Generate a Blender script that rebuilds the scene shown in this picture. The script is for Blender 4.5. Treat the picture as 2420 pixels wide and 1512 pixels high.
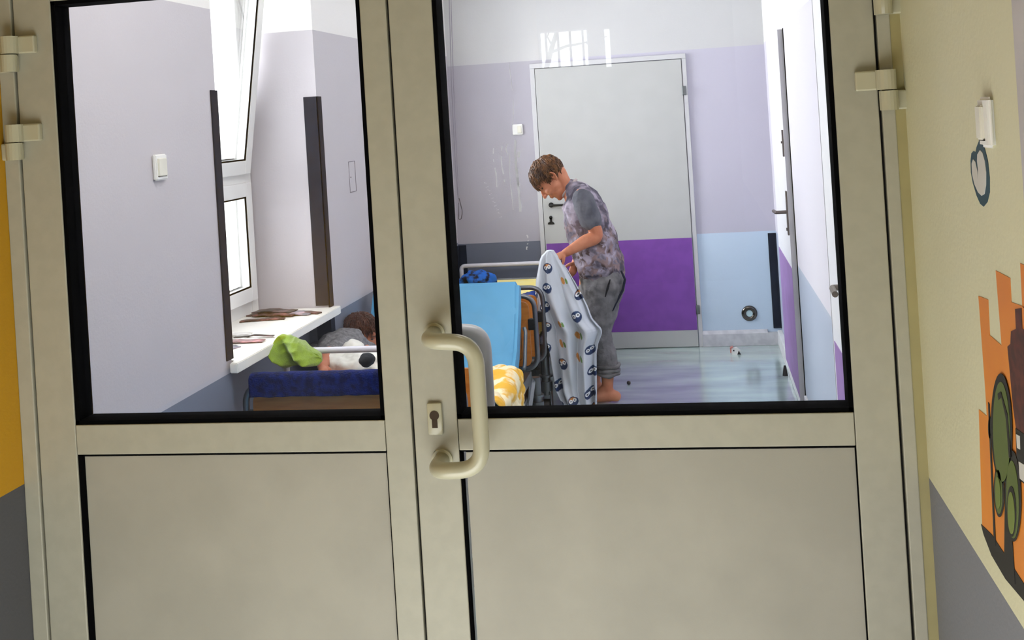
import bpy, bmesh, math, random
from mathutils import Vector, Matrix, noise
random.seed(7)
S = bpy.context.scene
COL = S.collection
for o in list(bpy.data.objects):
    bpy.data.objects.remove(o, do_unlink=True)

# ------------------------------------------------------------------ camera
EYE = 1.6
FPX, CX, CY = 2614.9, 1210.0, 270.07          # 2420 x 1512 frame
RT = Vector((0.98444, 0.16444, -0.06172)); DN = Vector((-0.06074, -0.00746, -0.99813)); FW = RT.cross(DN)
def _rows():
    cy, sy = math.cos(.165212), math.sin(.165212); cp, sp = math.cos(-.003064), math.sin(-.003064); cr, sr = math.cos(-.061776), math.sin(-.061776)
    B = Matrix(((1, 0, 0), (0, 0, -1), (0, 1, 0)))
    Ry = Matrix(((cy, 0, sy), (0, 1, 0), (-sy, 0, cy))); Rx = Matrix(((1, 0, 0), (0, cp, -sp), (0, sp, cp))); Rz = Matrix(((cr, -sr, 0), (sr, cr, 0), (0, 0, 1)))
    return Rz @ Rx @ Ry @ B
RM = _rows(); RMT = RM.transposed()
cam = bpy.data.cameras.new('camera'); co = bpy.data.objects.new('camera', cam); COL.objects.link(co)
M3 = Matrix((RM[0], -RM[1], -RM[2])).transposed()
co.matrix_world = Matrix.Translation((0, 0, EYE)) @ M3.to_4x4()
cam.sensor_fit = 'HORIZONTAL'; cam.sensor_width = 36; cam.lens = FPX / 2420 * 36
cam.shift_y = -(756 - CY) / 2420; cam.clip_start = .05
S.camera = co

# ------------------------------------------------------------------ light
S.view_settings.view_transform = 'Standard'; S.view_settings.look = 'None'
S.view_settings.exposure = 0.0; S.view_settings.gamma = 1.0; S.view_settings.use_curve_mapping = False
w = bpy.data.worlds.new('sky'); S.world = w; w.use_nodes = True
w.node_tree.nodes['Background'].inputs[0].default_value = (.93, .97, 1, 1)
w.node_tree.nodes['Background'].inputs[1].default_value = 9.0
def area(name, loc, direction, sx, sy, power, col):
    l = bpy.data.lights.new(name, 'AREA'); l.shape = 'RECTANGLE'; l.size = sx; l.size_y = sy; l.energy = power; l.color = col
    o = bpy.data.objects.new(name, l); COL.objects.link(o); o.location = loc
    o.rotation_euler = Vector(direction).to_track_quat('-Z', 'Y').to_euler(); return o
area('daylight_window_1', (-2.5, 4.2, 1.75), (1, .05, -.2), 1.0, 1.5, 15, (.96, .98, 1))
area('daylight_window_2', (-2.45, 6.5, 1.9), (1, -.15, -.25), 1.3, 1.6, 66, (.95, .98, 1))
area('ward_overhead_fill', (-.7, 5.3, 2.84), (0, 0, -1), 1.2, 3.4, 8, (1, .99, .97))  # added overhead fill for the ward, no real ceiling fitting
area('ward_front_fill', (-.6, 2.45, 2.80), (0, .75, -1), 1.2, .35, 26, (1, .99, .98))  # added fill tilted towards the near bed boards, not a fitting
area('corridor_fill', (-.5, -2.6, 2.68), (0, 1, -.30), 1.6, .34, 4, (1.0, .98, .95))  # added fill on the double door from behind the camera
def spot(name, loc, tgt, power, ang, col):
    l = bpy.data.lights.new(name, 'SPOT'); l.energy = power; l.spot_size = math.radians(ang); l.spot_blend = 1.0; l.color = col; l.shadow_soft_size = .12
    o = bpy.data.objects.new(name, l); COL.objects.link(o); o.location = loc
    o.rotation_euler = (Vector(tgt) - Vector(loc)).to_track_quat('-Z', 'Y').to_euler()
spot('corridor_bounce_spot', (-.55, .35, 2.86), (-.55, .55, 0), 2900, 62, (.93, .965, 1.0))  # added spot, its bounce off the pale floor brightens the lower doors

# ------------------------------------------------------------------ helpers
def at(px, py, Y):
    r = RMT @ Vector(((px - CX) / FPX, (py - CY) / FPX, 1)); t = Y / r.y
    return Vector((r.x * t, Y, EYE + r.z * t))
def atx(px, py, X):
    r = RMT @ Vector(((px - CX) / FPX, (py - CY) / FPX, 1)); t = X / r.x
    return Vector((X, r.y * t, EYE + r.z * t))
def lin(c): c = c / 255; return c / 12.92 if c <= .04045 else ((c + .055) / 1.055) ** 2.4
def L4(rgb): return (lin(rgb[0]), lin(rgb[1]), lin(rgb[2]), 1)
MATS = {}
def mat(name, rgb, rough=.6, metal=0., var=.05, nscale=8, bump=0., bscale=60, emit=0, coat=0., sheen=0., rgb2=None, lo=.4, hi=.6, stretch=None, alpha=1, spec=None):
    if name in MATS: return MATS[name]
    m = bpy.data.materials.new(name); m.use_nodes = True; nt = m.node_tree; b = nt.nodes['Principled BSDF']
    c = L4(rgb)
    tc = nt.nodes.new('ShaderNodeTexCoord'); src = tc.outputs['Object']
    if stretch:
        mp = nt.nodes.new('ShaderNodeMapping'); mp.inputs['Scale'].default_value = stretch; nt.links.new(src, mp.inputs[0]); src = mp.outputs[0]
    n = nt.nodes.new('ShaderNodeTexNoise'); n.inputs['Scale'].default_value = nscale; n.inputs['Detail'].default_value = 5
    nt.links.new(src, n.inputs['Vector'])
    r = nt.nodes.new('ShaderNodeValToRGB'); nt.links.new(n.outputs['Fac'], r.inputs[0])
    if rgb2: c1, c2 = c, L4(rgb2)
    else: c1 = tuple(v * (1 - var) for v in c[:3]) + (1,); c2 = tuple(min(1, v * (1 + var)) for v in c[:3]) + (1,)
    r.color_ramp.elements[0].color = c1; r.color_ramp.elements[1].color = c2
    r.color_ramp.elements[0].position = lo; r.color_ramp.elements[1].position = hi
    nt.links.new(r.outputs[0], b.inputs['Base Color'])
    b.inputs['Roughness'].default_value = rough; b.inputs['Metallic'].default_value = metal
    if spec is not None: b.inputs['Specular IOR Level'].default_value = spec
    if coat: b.inputs['Coat Weight'].default_value = coat
    if coat == 1: b.inputs['Coat IOR'].default_value = 1.9; b.inputs['Coat Roughness'].default_value = .12
    if sheen: b.inputs['Sheen Weight'].default_value = sheen
    if alpha < 1: b.inputs['Alpha'].default_value = alpha
    if bump:
        n2 = nt.nodes.new('ShaderNodeTexNoise'); n2.inputs['Scale'].default_value = bscale; n2.inputs['Detail'].default_value = 4
        nt.links.new(src, n2.inputs['Vector'])
        bp = nt.nodes.new('ShaderNodeBump'); bp.inputs['Strength'].default_value = bump; bp.inputs['Distance'].default_value = .01
        nt.links.new(n2.outputs['Fac'], bp.inputs['Height']); nt.links.new(bp.outputs[0], b.inputs['Normal'])
    MATS[name] = m; return m
def band_mat(name, bands, rough=.55, rightlines=None):
    """painted wall: bands = [(z_top, rgb)...], last colour above"""
    m = bpy.data.materials.new(name); m.use_nodes = True; nt = m.node_tree; b = nt.nodes['Principled BSDF']
    g = nt.nodes.new('ShaderNodeNewGeometry'); s = nt.nodes.new('ShaderNodeSeparateXYZ'); nt.links.new(g.outputs['Position'], s.inputs[0])
    dv = nt.nodes.new('ShaderNodeMath'); dv.operation = 'DIVIDE'; dv.inputs[1].default_value = 3.0; nt.links.new(s.outputs['Z'], dv.inputs[0])
    r = nt.nodes.new('ShaderNodeValToRGB'); r.color_ramp.interpolation = 'CONSTANT'; nt.links.new(dv.outputs[0], r.inputs[0])
    e = r.color_ramp.elements; e[0].position = 0; e[0].color = L4(bands[0][1])
    e[1].position = bands[0][0] / 3; e[1].color = L4(bands[1][1])
    for k in range(1, len(bands) - 1):
        q = e.new(bands[k][0] / 3); q.color = L4(bands[k + 1][1])
    n = nt.nodes.new('ShaderNodeTexNoise'); n.inputs['Scale'].default_value = 3; n.inputs['Detail'].default_value = 6; nt.links.new(g.outputs['Position'], n.inputs['Vector'])
    mr = nt.nodes.new('ShaderNodeMapRange'); mr.inputs[3].default_value = .95; mr.inputs[4].default_value = 1.04; nt.links.new(n.outputs['Fac'], mr.inputs[0])
    mx = nt.nodes.new('ShaderNodeVectorMath'); mx.operation = 'SCALE'; nt.links.new(r.outputs[0], mx.inputs[0]); nt.links.new(mr.outputs[0], mx.inputs['Scale'])
    nt.links.new(mx.outputs[0], b.inputs['Base Color']); b.inputs['Roughness'].default_value = rough
    n2 = nt.nodes.new('ShaderNodeTexNoise'); n2.inputs['Scale'].default_value = 120; nt.links.new(g.outputs['Position'], n2.inputs['Vector'])
    bp = nt.nodes.new('ShaderNodeBump'); bp.inputs['Strength'].default_value = .12; bp.inputs['Distance'].default_value = .004
    nt.links.new(n2.outputs['Fac'], bp.inputs['Height']); nt.links.new(bp.outputs[0], b.inputs['Normal'])
    return m
def glass_mat(name, refl=1.0, tint=(1, 1, 1)):
    m = bpy.data.materials.new(name); m.use_nodes = True; nt = m.node_tree; nt.nodes.clear()
    o = nt.nodes.new('ShaderNodeOutputMaterial'); t = nt.nodes.new('ShaderNodeBsdfTransparent'); gl = nt.nodes.new('ShaderNodeBsdfGlossy')
    t.inputs[0].default_value = tint + (1,); gl.inputs['Roughness'].default_value = 0.0
    f = nt.nodes.new('ShaderNodeFresnel'); f.inputs[0].default_value = 1.5
    mu = nt.nodes.new('ShaderNodeMath'); mu.operation = 'MULTIPLY'; mu.inputs[1].default_value = refl; nt.links.new(f.outputs[0], mu.inputs[0])
    mx = nt.nodes.new('ShaderNodeMixShader'); nt.links.new(mu.outputs[0], mx.inputs[0]); nt.links.new(t.outputs[0], mx.inputs[1]); nt.links.new(gl.outputs[0], mx.inputs[2])
    nt.links.new(mx.outputs[0], o.inputs[0]); return m

def tagp(o, label=None, cat=None, group=None, kind=None):
    if label: o['label'] = label
    if cat: o['category'] = cat
    if group: o['group'] = group
    if kind: o['kind'] = kind
    return o
def empty(name, loc, label=None, cat=None, group=None, kind=None):
    o = bpy.data.objects.new(name, None); o.empty_display_size = .05; COL.objects.link(o); o.location = loc
    return tagp(o, label, cat, group, kind)
def wloc(o):
    v = Vector(o.location)
    while o.parent: o = o.parent; v += o.location
    return v
def obj(name, bm, m, parent=None, smooth=None, label=None, cat=None, group=None, kind=None, origin=None):
    """link a bmesh built in world coordinates as ONE mesh object"""
    bmesh.ops.recalc_face_normals(bm, faces=bm.faces)
    if parent is not None: off = wloc(parent); loc = Vector((0, 0, 0))
    else: off = Vector(origin) if origin is not None else Vector((0, 0, 0)); loc = off
    bmesh.ops.translate(bm, vec=-off, verts=bm.verts)
    me = bpy.data.meshes.new(name); bm.to_mesh(me); bm.free()
    for x in (m if isinstance(m, (list, tuple)) else [m]): me.materials.append(x)
    if smooth:
        for p in me.polygons: p.use_smooth = True
        if smooth != 'all':
            try: me.set_sharp_from_angle(angle=math.radians(smooth if smooth is not True else 40))
            except Exception: pass
    o = bpy.data.objects.new(name, me); COL.objects.link(o)
    if parent is not None: o.parent = parent
    o.location = loc
    return tagp(o, label, cat, group, kind)
def nb(): return bmesh.new()
def box(bm, x0, x1, y0, y1, z0, z1, bev=0):
    vs = [bm.verts.new((x, y, z)) for x in (x0, x1) for y in (y0, y1) for z in (z0, z1)]
    fs = [bm.faces.new([vs[i] for i in f]) for f in ((0, 1, 3, 2), (4, 6, 7, 5), (0, 4, 5, 1), (2, 3, 7, 6), (0, 2, 6, 4), (1, 5, 7, 3))]
    if bev:
        es = list({e for f in fs for e in f.edges}); bmesh.ops.bevel(bm, geom=es, offset=bev, segments=2, profile=.5, affect='EDGES')
    return bm
def prism(bm, pts, d):
    """pts: list of 3D points of a planar polygon, d: extrusion vector"""
    d = Vector(d); a = [bm.verts.new(p) for p in pts]; b = [bm.verts.new(Vector(p) + d) for p in pts]; n = len(pts)
    bm.faces.new(a); bm.faces.new(b[::-1])
    for i in range(n): bm.faces.new([a[i], a[(i + 1) % n], b[(i + 1) % n], b[i]])
    return bm
def fillet(pts, r, seg=6, closed=False):
    pts = [Vector(p) for p in pts]; n = len(pts); out = []
    for i, p in enumerate(pts):
        if not closed and (i == 0 or i == n - 1): out.append(p); continue
        a = pts[i - 1] - p; b = pts[(i + 1) % n] - p; la, lb = a.length, b.length
        t = min(r, la * .49, lb * .49); A = p + a / la * t; B = p + b / lb * t
        for k in range(seg + 1):
            s = k / seg; out.append(A * (1 - s) ** 2 + p * 2 * s * (1 - s) + B * s * s)
    return out
def frames(pts, closed=False):
    n = len(pts); T = []
    for i in range(n):
        a = pts[i - 1] if (i > 0 or closed) else pts[i]; b = pts[(i + 1) % n] if (i < n - 1 or closed) else pts[i]
        T.append((b - a).normalized())
    up = Vector((0, 1, 0)) if abs(T[0].y) < .8 else Vector((1, 0, 0))
    N = []; v = (up - T[0] * up.dot(T[0])).normalized()
    for i in range(n):
        v = (v - T[i] * v.dot(T[i])); v = v.normalized() if v.length > 1e-6 else N[-1]; N.append(v.copy())
    return T, N
def tube(bm, pts, r, seg=12, closed=False):
    pts = [Vector(p) for p in pts]; T, N = frames(pts, closed); rings = []
    for i, p in enumerate(pts):
        rr = r[i] if isinstance(r, (list, tuple)) else r; B = T[i].cross(N[i])
        rings.append([bm.verts.new(p + (N[i] * math.cos(a) + B * math.sin(a)) * rr) for a in [2 * math.pi * k / seg for k in range(seg)]])
    n = len(rings)
    for i in range(n if closed else n - 1):
        A, Bq = rings[i], rings[(i + 1) % n]
        for k in range(seg): bm.faces.new([A[k], A[(k + 1) % seg], Bq[(k + 1) % seg], Bq[k]])
    if not closed: bm.faces.new(rings[0][::-1]); bm.faces.new(rings[-1])
    return bm
def limb(bm, pts, rad, wy=None, seg=16, sub=6):
    """rounded tapering limb through pts; rad = in-plane radius, wy = radius along the Y side (elliptical section)"""
    P = [Vector(p) for p in pts]; R = list(rad); W = list(wy) if wy else R[:]
    # catmull-rom
    Q, RR, WW = [], [], []
    n = len(P)
    def cr(a, b, c, d, t): return .5 * ((2 * b) + (c - a) * t + (2 * a - 5 * b + 4 * c - d) * t * t + (3 * b - a - 3 * c + d) * t ** 3)
    for i in range(n - 1):
        i0, i3 = max(i - 1, 0), min(i + 2, n - 1)
        for k in range(sub):
            t = k / sub; Q.append(cr(P[i0], P[i], P[i + 1], P[i3], t)); RR.append(cr(R[i0], R[i], R[i + 1], R[i3], t)); WW.append(cr(W[i0], W[i], W[i + 1], W[i3], t))
    Q.append(P[-1]); RR.append(R[-1]); WW.append(W[-1])
    # round caps
    d0 = (Q[0] - Q[1]).normalized(); d1 = (Q[-1] - Q[-2]).normalized(); pre, post = [], []
    for a in (75, 50, 25):
        s, c = math.sin(math.radians(a)), math.cos(math.radians(a))
        pre.append((Q[0] + d0 * RR[0] * s, RR[0] * c, WW[0] * c))
    for a in (25, 50, 75):
        s, c = math.sin(math.radians(a)), math.cos(math.radians(a))
        post.append((Q[-1] + d1 * RR[-1] * s, RR[-1] * c, WW[-1] * c))
    Q = [p[0] for p in pre] + Q + [p[0] for p in post]; RR = [p[1] for p in pre] + RR + [p[1] for p in post]; WW = [p[2] for p in pre] + WW + [p[2] for p in post]
    T, N = frames(Q); rings = []
    for i, p in enumerate(Q):
        B = T[i].cross(N[i])
        rings.append([bm.verts.new(p + N[i] * math.cos(a) * WW[i] + B * math.sin(a) * RR[i]) for a in [2 * math.pi * k / seg for k in range(seg)]])
    for i in range(len(rings) - 1):
        for k in range(seg): bm.faces.new([rings[i][k], rings[i][(k + 1) % seg], rings[i + 1][(k + 1) % seg], rings[i + 1][k]])
    bm.faces.new(rings[0][::-1]); bm.faces.new(rings[-1]); return bm
def ell(bm, c, ax, r, seg=20, ring=14):
    """ellipsoid; ax = three unit vectors, r = three radii"""
    r3 = bmesh.ops.create_uvsphere(bm, u_segments=seg, v_segments=ring, radius=1)['verts']
    for v in r3: v.co = Vector(c) + ax[0] * v.co.x * r[0] + ax[1] * v.co.y * r[1] + ax[2] * v.co.z * r[2]
    return bm
def remesh(o, vox, smooth=6, fac=.5):
    m = o.modifiers.new('fuse', 'REMESH'); m.mode = 'VOXEL'; m.voxel_size = vox; m.use_smooth_shade = True
    if smooth:
        s = o.modifiers.new('soften', 'SMOOTH'); s.iterations = smooth; s.factor = fac
def wrinkle(o, size, strength, name):
    t = bpy.data.textures.new(name, 'CLOUDS'); t.noise_scale = size; t.noise_depth = 3
    d = o.modifiers.new('folds', 'DISPLACE'); d.texture = t; d.strength = strength; d.mid_level = .5; d.texture_coords = 'LOCAL'
def disc(bm, c, n, r, th, seg=28):
    n = Vector(n).normalized(); a = n.orthogonal().normalized(); b = n.cross(a)
    return prism(bm, [Vector(c) + (a * math.cos(t) + b * math.sin(t)) * r for t in [2 * math.pi * k / seg for k in range(seg)]], n * th)

# ------------------------------------------------------------------ materials
LILAC = (206, 202, 213); WHITE = (232, 231, 230)
M_wl = band_mat('paint_left_wall', [(.752, (122, 127, 142)), (2.048, (196, 192, 198)), (3, (236, 234, 232))])
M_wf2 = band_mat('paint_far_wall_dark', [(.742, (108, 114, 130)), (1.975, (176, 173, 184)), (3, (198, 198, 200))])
M_wf = band_mat('paint_far_wall_lit', [(.742, (196, 214, 234)), (1.975, (190, 187, 203)), (3, (198, 198, 200))])  # lilac lightened on this half for window light; the pale dado is paint
M_wr = band_mat('paint_right_wall', [(.742, (176, 186, 204)), (1.985, (216, 213, 224)), (3, (240, 240, 242))])
M_cr = band_mat('paint_corridor_right', [(.897, (122, 124, 132)), (2.9, (214, 211, 178)), (3, (196, 193, 150))])
M_cl = band_mat('paint_corridor_left', [(.9, (80, 80, 84)), (2.9, (190, 140, 8)), (3, (190, 140, 20))])
M_ceil = mat('ceiling_paint', (238, 238, 236), .8)
M_floor = mat('linoleum', (196, 220, 214), .17, 0, coat=1, nscale=2.2, rgb2=(158, 172, 178), lo=.35, hi=.7, stretch=(1, 3, 1), bump=.05, bscale=30, spec=.8)
M_cfloor = mat('corridor_linoleum', (206, 204, 198), .6)
M_door = mat('cream_aluminium', (168, 165, 148), .42, var=.03, nscale=30, bump=.06, bscale=900)
M_panel = mat('cream_door_panel', (160, 156, 142), .5, var=.05, nscale=5, bump=.06, bscale=900)
M_cream = mat('cream_enamel', (182, 178, 152), .28, var=.02, coat=.3)
M_black = mat('black_rubber_and_shade', (5, 5, 6), .9, spec=.05)
M_gap = mat('dark_seam', (24, 20, 14), .9)
M_glass = glass_mat('door_glass', .75)
M_wglass = glass_mat('window_glass', .8)
M_white = mat('white_plastic', (236, 236, 234), .35, var=.02)
M_grayh = mat('grey_lacquer_handle', (172, 172, 176), .35, var=.02)
M_fdoor = mat('white_door_leaf', (182, 183, 183), .4, var=.015)
M_frm = mat('door_frame_grey', (196, 196, 200), .4, var=.02)
M_purple = mat('purple_kick_panel', (122, 70, 160), .45, var=.06, nscale=14)
M_guard = mat('dark_corner_guard', (42, 46, 57), .8, var=.08, nscale=20, spec=.08)
M_blackm = mat('black_iron', (18, 18, 20), .45)
M_brownm = mat('bronze_hardware', (88, 78, 78), .4, .3)
M_chrome = mat('chrome', (96, 92, 88), .2, 1.0)
M_steel = mat('grey_steel_tube', (118, 120, 126), .32, .75)
M_dsteel = mat('dark_steel', (58, 60, 66), .4, .6)
M_galv = mat('galvanised_steel', (112, 116, 120), .35, .8)
M_whitetube = mat('white_tube', (214, 212, 222), .3, var=.02)
M_wood = mat('beech_board', (206, 132, 58), .45, nscale=10, rgb2=(182, 106, 42), lo=.3, hi=.75, stretch=(1, 1, 7), bump=.05)
M_woodedge = mat('beech_edge', (120, 78, 40), .5)
M_blue = mat('blue_vinyl', (98, 172, 216), .45, var=.05, nscale=6, bump=.15, bscale=12)
M_navy = mat('navy_fleece', (3, 22, 84), .95, var=.4, nscale=40, bump=.6, bscale=180, sheen=.08, spec=.05)
M_yellow = mat('yellow_sheet', (250, 226, 120), .8, nscale=9, rgb2=(250, 236, 170), lo=.3, hi=.7, bump=.2, bscale=20)
M_sheet = mat('white_sheet', (236, 234, 226), .85, bump=.2, bscale=25)
M_green = mat('lime_fleece', (138, 166, 40), .95, var=.1, nscale=30, bump=.25, bscale=200, sheen=.4)
M_skin = mat('skin', (186, 112, 80), .5, nscale=14, rgb2=(208, 138, 104), lo=.35, hi=.65)
M_hair = mat('brown_hair', (58, 32, 16), .45, nscale=45, rgb2=(150, 100, 56), lo=.38, hi=.8, bump=.4, bscale=120)
M_hair2 = mat('dark_brown_hair', (60, 34, 22), .5, nscale=40, rgb2=(104, 62, 42), lo=.35, hi=.7, bump=.4, bscale=120)
M_sweat = mat('grey_marl', (112, 110, 114), .9, nscale=60, rgb2=(136, 134, 136), bump=.4, bscale=150)
M_joggers = mat('grey_joggers', (98, 96, 99), .92, nscale=24, rgb2=(126, 124, 126), lo=.35, hi=.65, bump=.35, bscale=60)
M_sleeve = mat('slate_sleeve', (84, 86, 96), .9, nscale=12, rgb2=(108, 108, 116), bump=.3, bscale=60)
M_trim = mat('cream_weatherstrip', (200, 196, 170), .5)
M_sill = mat('white_stone_sill', (246, 244, 238), .35, var=.02)

# ------------------------------------------------------------------ ward shell
XL, XR, YF, YD = -1.68, .465, 7.48, 2.16
b = nb(); box(b, -1.95, 1.0, 2.10, 7.9, -.12, 0); obj('floor', b, M_floor, kind='structure')
b = nb(); box(b, -2.2, 1.0, 2.16, 7.7, 2.9, 3.0); obj('ceiling', b, M_ceil, kind='structure')
b = nb()
XO = -2.12
box(b, XO, XL, 2.16, 3.705, 0, 2.9); box(b, XO, XL, 4.765, 5.95, 0, 2.9); box(b, XO, XL, 7.15, YF, 0, 2.9)
box(b, XO, XL - .10, 3.705, 4.765, 0, .755); box(b, XO, XL, 3.705, 4.765, 2.55, 2.9)
box(b, XO, XL, 5.95, 7.15, 0, .95); box(b, XO, XL, 5.95, 7.15, 2.5, 2.9)
obj('wall_left', b, M_wl, kind='structure')
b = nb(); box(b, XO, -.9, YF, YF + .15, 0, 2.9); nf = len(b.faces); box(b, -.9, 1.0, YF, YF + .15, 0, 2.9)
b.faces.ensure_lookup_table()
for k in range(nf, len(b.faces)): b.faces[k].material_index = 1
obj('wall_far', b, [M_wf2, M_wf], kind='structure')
b = nb(); box(b, XR, XR + .15, 2.16, YF, 0, 2.9); obj('wall_right', b, M_wr, kind='structure')
# wall around the double door (between corridor and ward)
b = nb()
box(b, -2.2, -1.42, 2.10, 2.16, 0, 2.9); box(b, .352, XR + .15, 2.10, 2.16, 0, 2.9); box(b, -1.42, .352, 2.10, 2.16, 2.02, 2.9)
obj('wall_front', b, mat('corridor_end_paint', (160, 150, 104), .6), kind='structure')

# baseboards
b = nb(); box(b, -.052, XR - .012, YF - .03, YF, 0, .085, .003); prism(b, [(-.052, YF - .03, .083), (-.052, YF, .083), (-.052, YF, .103), (-.052, YF - .01, .103)], (XR - .04, 0, 0))
obj('baseboard_far', b, mat('grey_coved_skirting', (186, 186, 194), .4, nscale=18, rgb2=(204, 204, 210)), kind='structure')
b = nb(); box(b, XR - .03, XR, 6.86, YF - .031, 0, .1, .004); box(b, XR - .014, XR, 4.2, 5.82, 0, .09, .003)
obj('baseboard_right', b, mat('white_skirting', (226, 226, 228), .4, nscale=12), kind='structure')
b = nb(); box(b, XL, XL + .014, 2.17, 3.70, 0, .09); box(b, XL, XL + .014, 4.77, YF, 0, .09)
obj('baseboard_left', b, mat('grey_skirting', (176, 176, 184), .4), kind='structure')
# dark corner guards
def guard(n, boxes, lab):
    b = nb()
    for q in boxes: box(b, *q, .0015)
    obj('trim_%d' % n, b, M_guard, kind='structure')
guard(1, [(XL, XL + .006, 3.66, 3.712, .808, 1.762), (XL - .05, XL + .006, 3.706, 3.712, .808, 1.762)], '')
guard(2, [(XL - .06, XL + .006, 4.757, 4.764, .81, 1.75), (XL, XL + .006, 4.757, 4.815, .80, 1.75)], '')
guard(3, [(XL, XL + .006, 4.757, 4.815, .0, .752), (XL - .06, XL + .006, 4.757, 4.764, 0, .752)], '')
guard(4, [(XL, XL + .056, YF - .006, YF, .09, .742), (XL, XL + .006, YF - .05, YF, .09, .742)], '')
guard(5, [(.412, XR, YF - .007, YF, .108, .735), (XR - .006, XR, YF - .02, YF, .108, .735)], '')
# boxed-in strip at the near end of the left wall
b = nb(); box(b, XL, XL + .01, 2.2, 2.78, 1.655, 2.5, .001); obj('trim_6', b, mat('pale_boxing', (214, 211, 216), .5), kind='structure')
# little access hatch outline in the left wall
b = nb(); X = XL
for q in ((5.165, 5.168, 1.285, 1.435), (5.262, 5.266, 1.285, 1.435), (5.165, 5.266, 1.285, 1.288), (5.165, 5.266, 1.433, 1.436)): box(b, X, X + .0015, *q)
box(b, X, X + .003, 5.185, 5.189, 1.355, 1.362)
obj('trim_7', b, mat('hatch_gap', (120, 116, 124), .8), kind='structure')

# ------------------------------------------------------------------ window 1 in the alcove
w1 = empty('window_1', (-2.02, 4.235, .8), kind='structure')
XW = -2.04
b = nb(); y0, y1, z0, z1 = 3.71, 4.76, .80, 2.54
f = .055
box(b, XW - .06, XW, y0, y0 + f, z0, z1, .003); box(b, XW - .06, XW, y1 - f - .02, y1, z0, z1, .003); box(b, XW - .06, XW + .03, y0 + f, y1 - f - .02, z0, z0 + .06, .003); box(b, XW - .06, XW, y0 + f, y1 - f - .02, z1 - .06, z1, .003)
box(b, XW - .06, XW + .034, y0 + f, y1 - f - .02, 1.378, 1.432, .003); box(b, XW, XW + .03, 4.69, 4.756, .80, 2.54, .003)
obj('window_frame', b, M_white, w1)
def sash(zb, zt, tilt, ya=3.77, yb=4.70, fw=.062):
    """white sash with gasket and pane, tilted inwards about its bottom edge"""
    parts = []
    piv = Vector((XW, 0, zb)); R = Matrix.Rotation(tilt, 4, 'Y')
    def tr(bm): bmesh.ops.transform(bm, matrix=Matrix.Translation(piv) @ R @ Matrix.Translation(-piv), verts=bm.verts)
    b = nb()
    box(b, XW - .01, XW + .055, ya, ya + fw, zb, zt, .004); box(b, XW - .01, XW + .055, yb - fw, yb, zb, zt, .004)
    box(b, XW - .01, XW + .055, ya + fw, yb - fw, zb, zb + fw, .004); box(b, XW - .01, XW + .055, ya + fw, yb - fw, zt - fw, zt, .004); tr(b)
    s = obj('sash', b, M_white, w1)
    b = nb(); g = .006; a0, a1, c0, c1 = ya + fw, yb - fw, zb + fw, zt - fw
    for dx in (.046, .004):
        box(b, XW + dx, XW + dx + .006, a0, a0 + g, c0, c1); box(b, XW + dx, XW + dx + .006, a1 - g, a1, c0, c1); box(b, XW + dx, XW + dx + .006, a0, a1, c0, c0 + g); box(b, XW + dx, XW + dx + .006, a0, a1, c1 - g, c1)
    tr(b); obj('gasket', b, M_black, s)
    b = nb(); box(b, XW + .02, XW + .026, a0, a1, c0, c1); tr(b); obj('window_pane', b, M_wglass, s)
    return s
sash(.86, 1.385, 0)
s = sash(1.43, 2.48, math.radians(8.5))
b = nb(); tube(b, [(XW + .02, 4.72, 2.3), (XW + .09, 4.715, 1.98)], .004, 8); obj('stay_arm', b, M_galv, w1)
b = nb(); box(b, XW, XW + .02, 4.50, 4.60, .822, .85, .003); disc(b, (XW + .02, 4.53, .836), (1, 0, 0), .008, .004); obj('vent_catch', b, M_grayh, w1)
b = nb(); pts = [(-2.04, 3.712), (-1.668, 3.712), (-1.668, 3.66), (-1.638, 3.66), (-1.638, 4.80), (-1.668, 4.80), (-1.668, 4.757), (-2.04, 4.757)]
prism(b, [(x, y, .765) for x, y in pts], (0, 0, .036)); bmesh.ops.bevel(b, geom=b.edges[:], offset=.003, segments=2, affect='EDGES')
obj('window_sill', b, M_sill, w1)
# window 2 further back
w2 = empty('window_2', (-2.02, 6.55, .95), kind='structure')
b = nb(); y0, y1, z0, z1 = 5.955, 7.145, .955, 2.495
for q in ((y0, y0 + .07, z0, z1), (y1 - .07, y1, z0, z1), (y0, y1, z0, z0 + .07), (y0, y1, z1 - .07, z1), (6.52, 6.58, z0, z1)): box(b, -2.08, -2.02, *q, .004)
obj('window_frame', b, M_white, w2)
b = nb(); box(b, -2.055, -2.05, y0 + .06, y1 - .06, z0 + .06, z1 - .06); obj('window_pane', b, M_wglass, w2)
b = nb(); box(b, -2.02, -1.65, y0, y1, .955, .985, .003); obj('window_sill', b, M_sill, w2)

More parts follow.
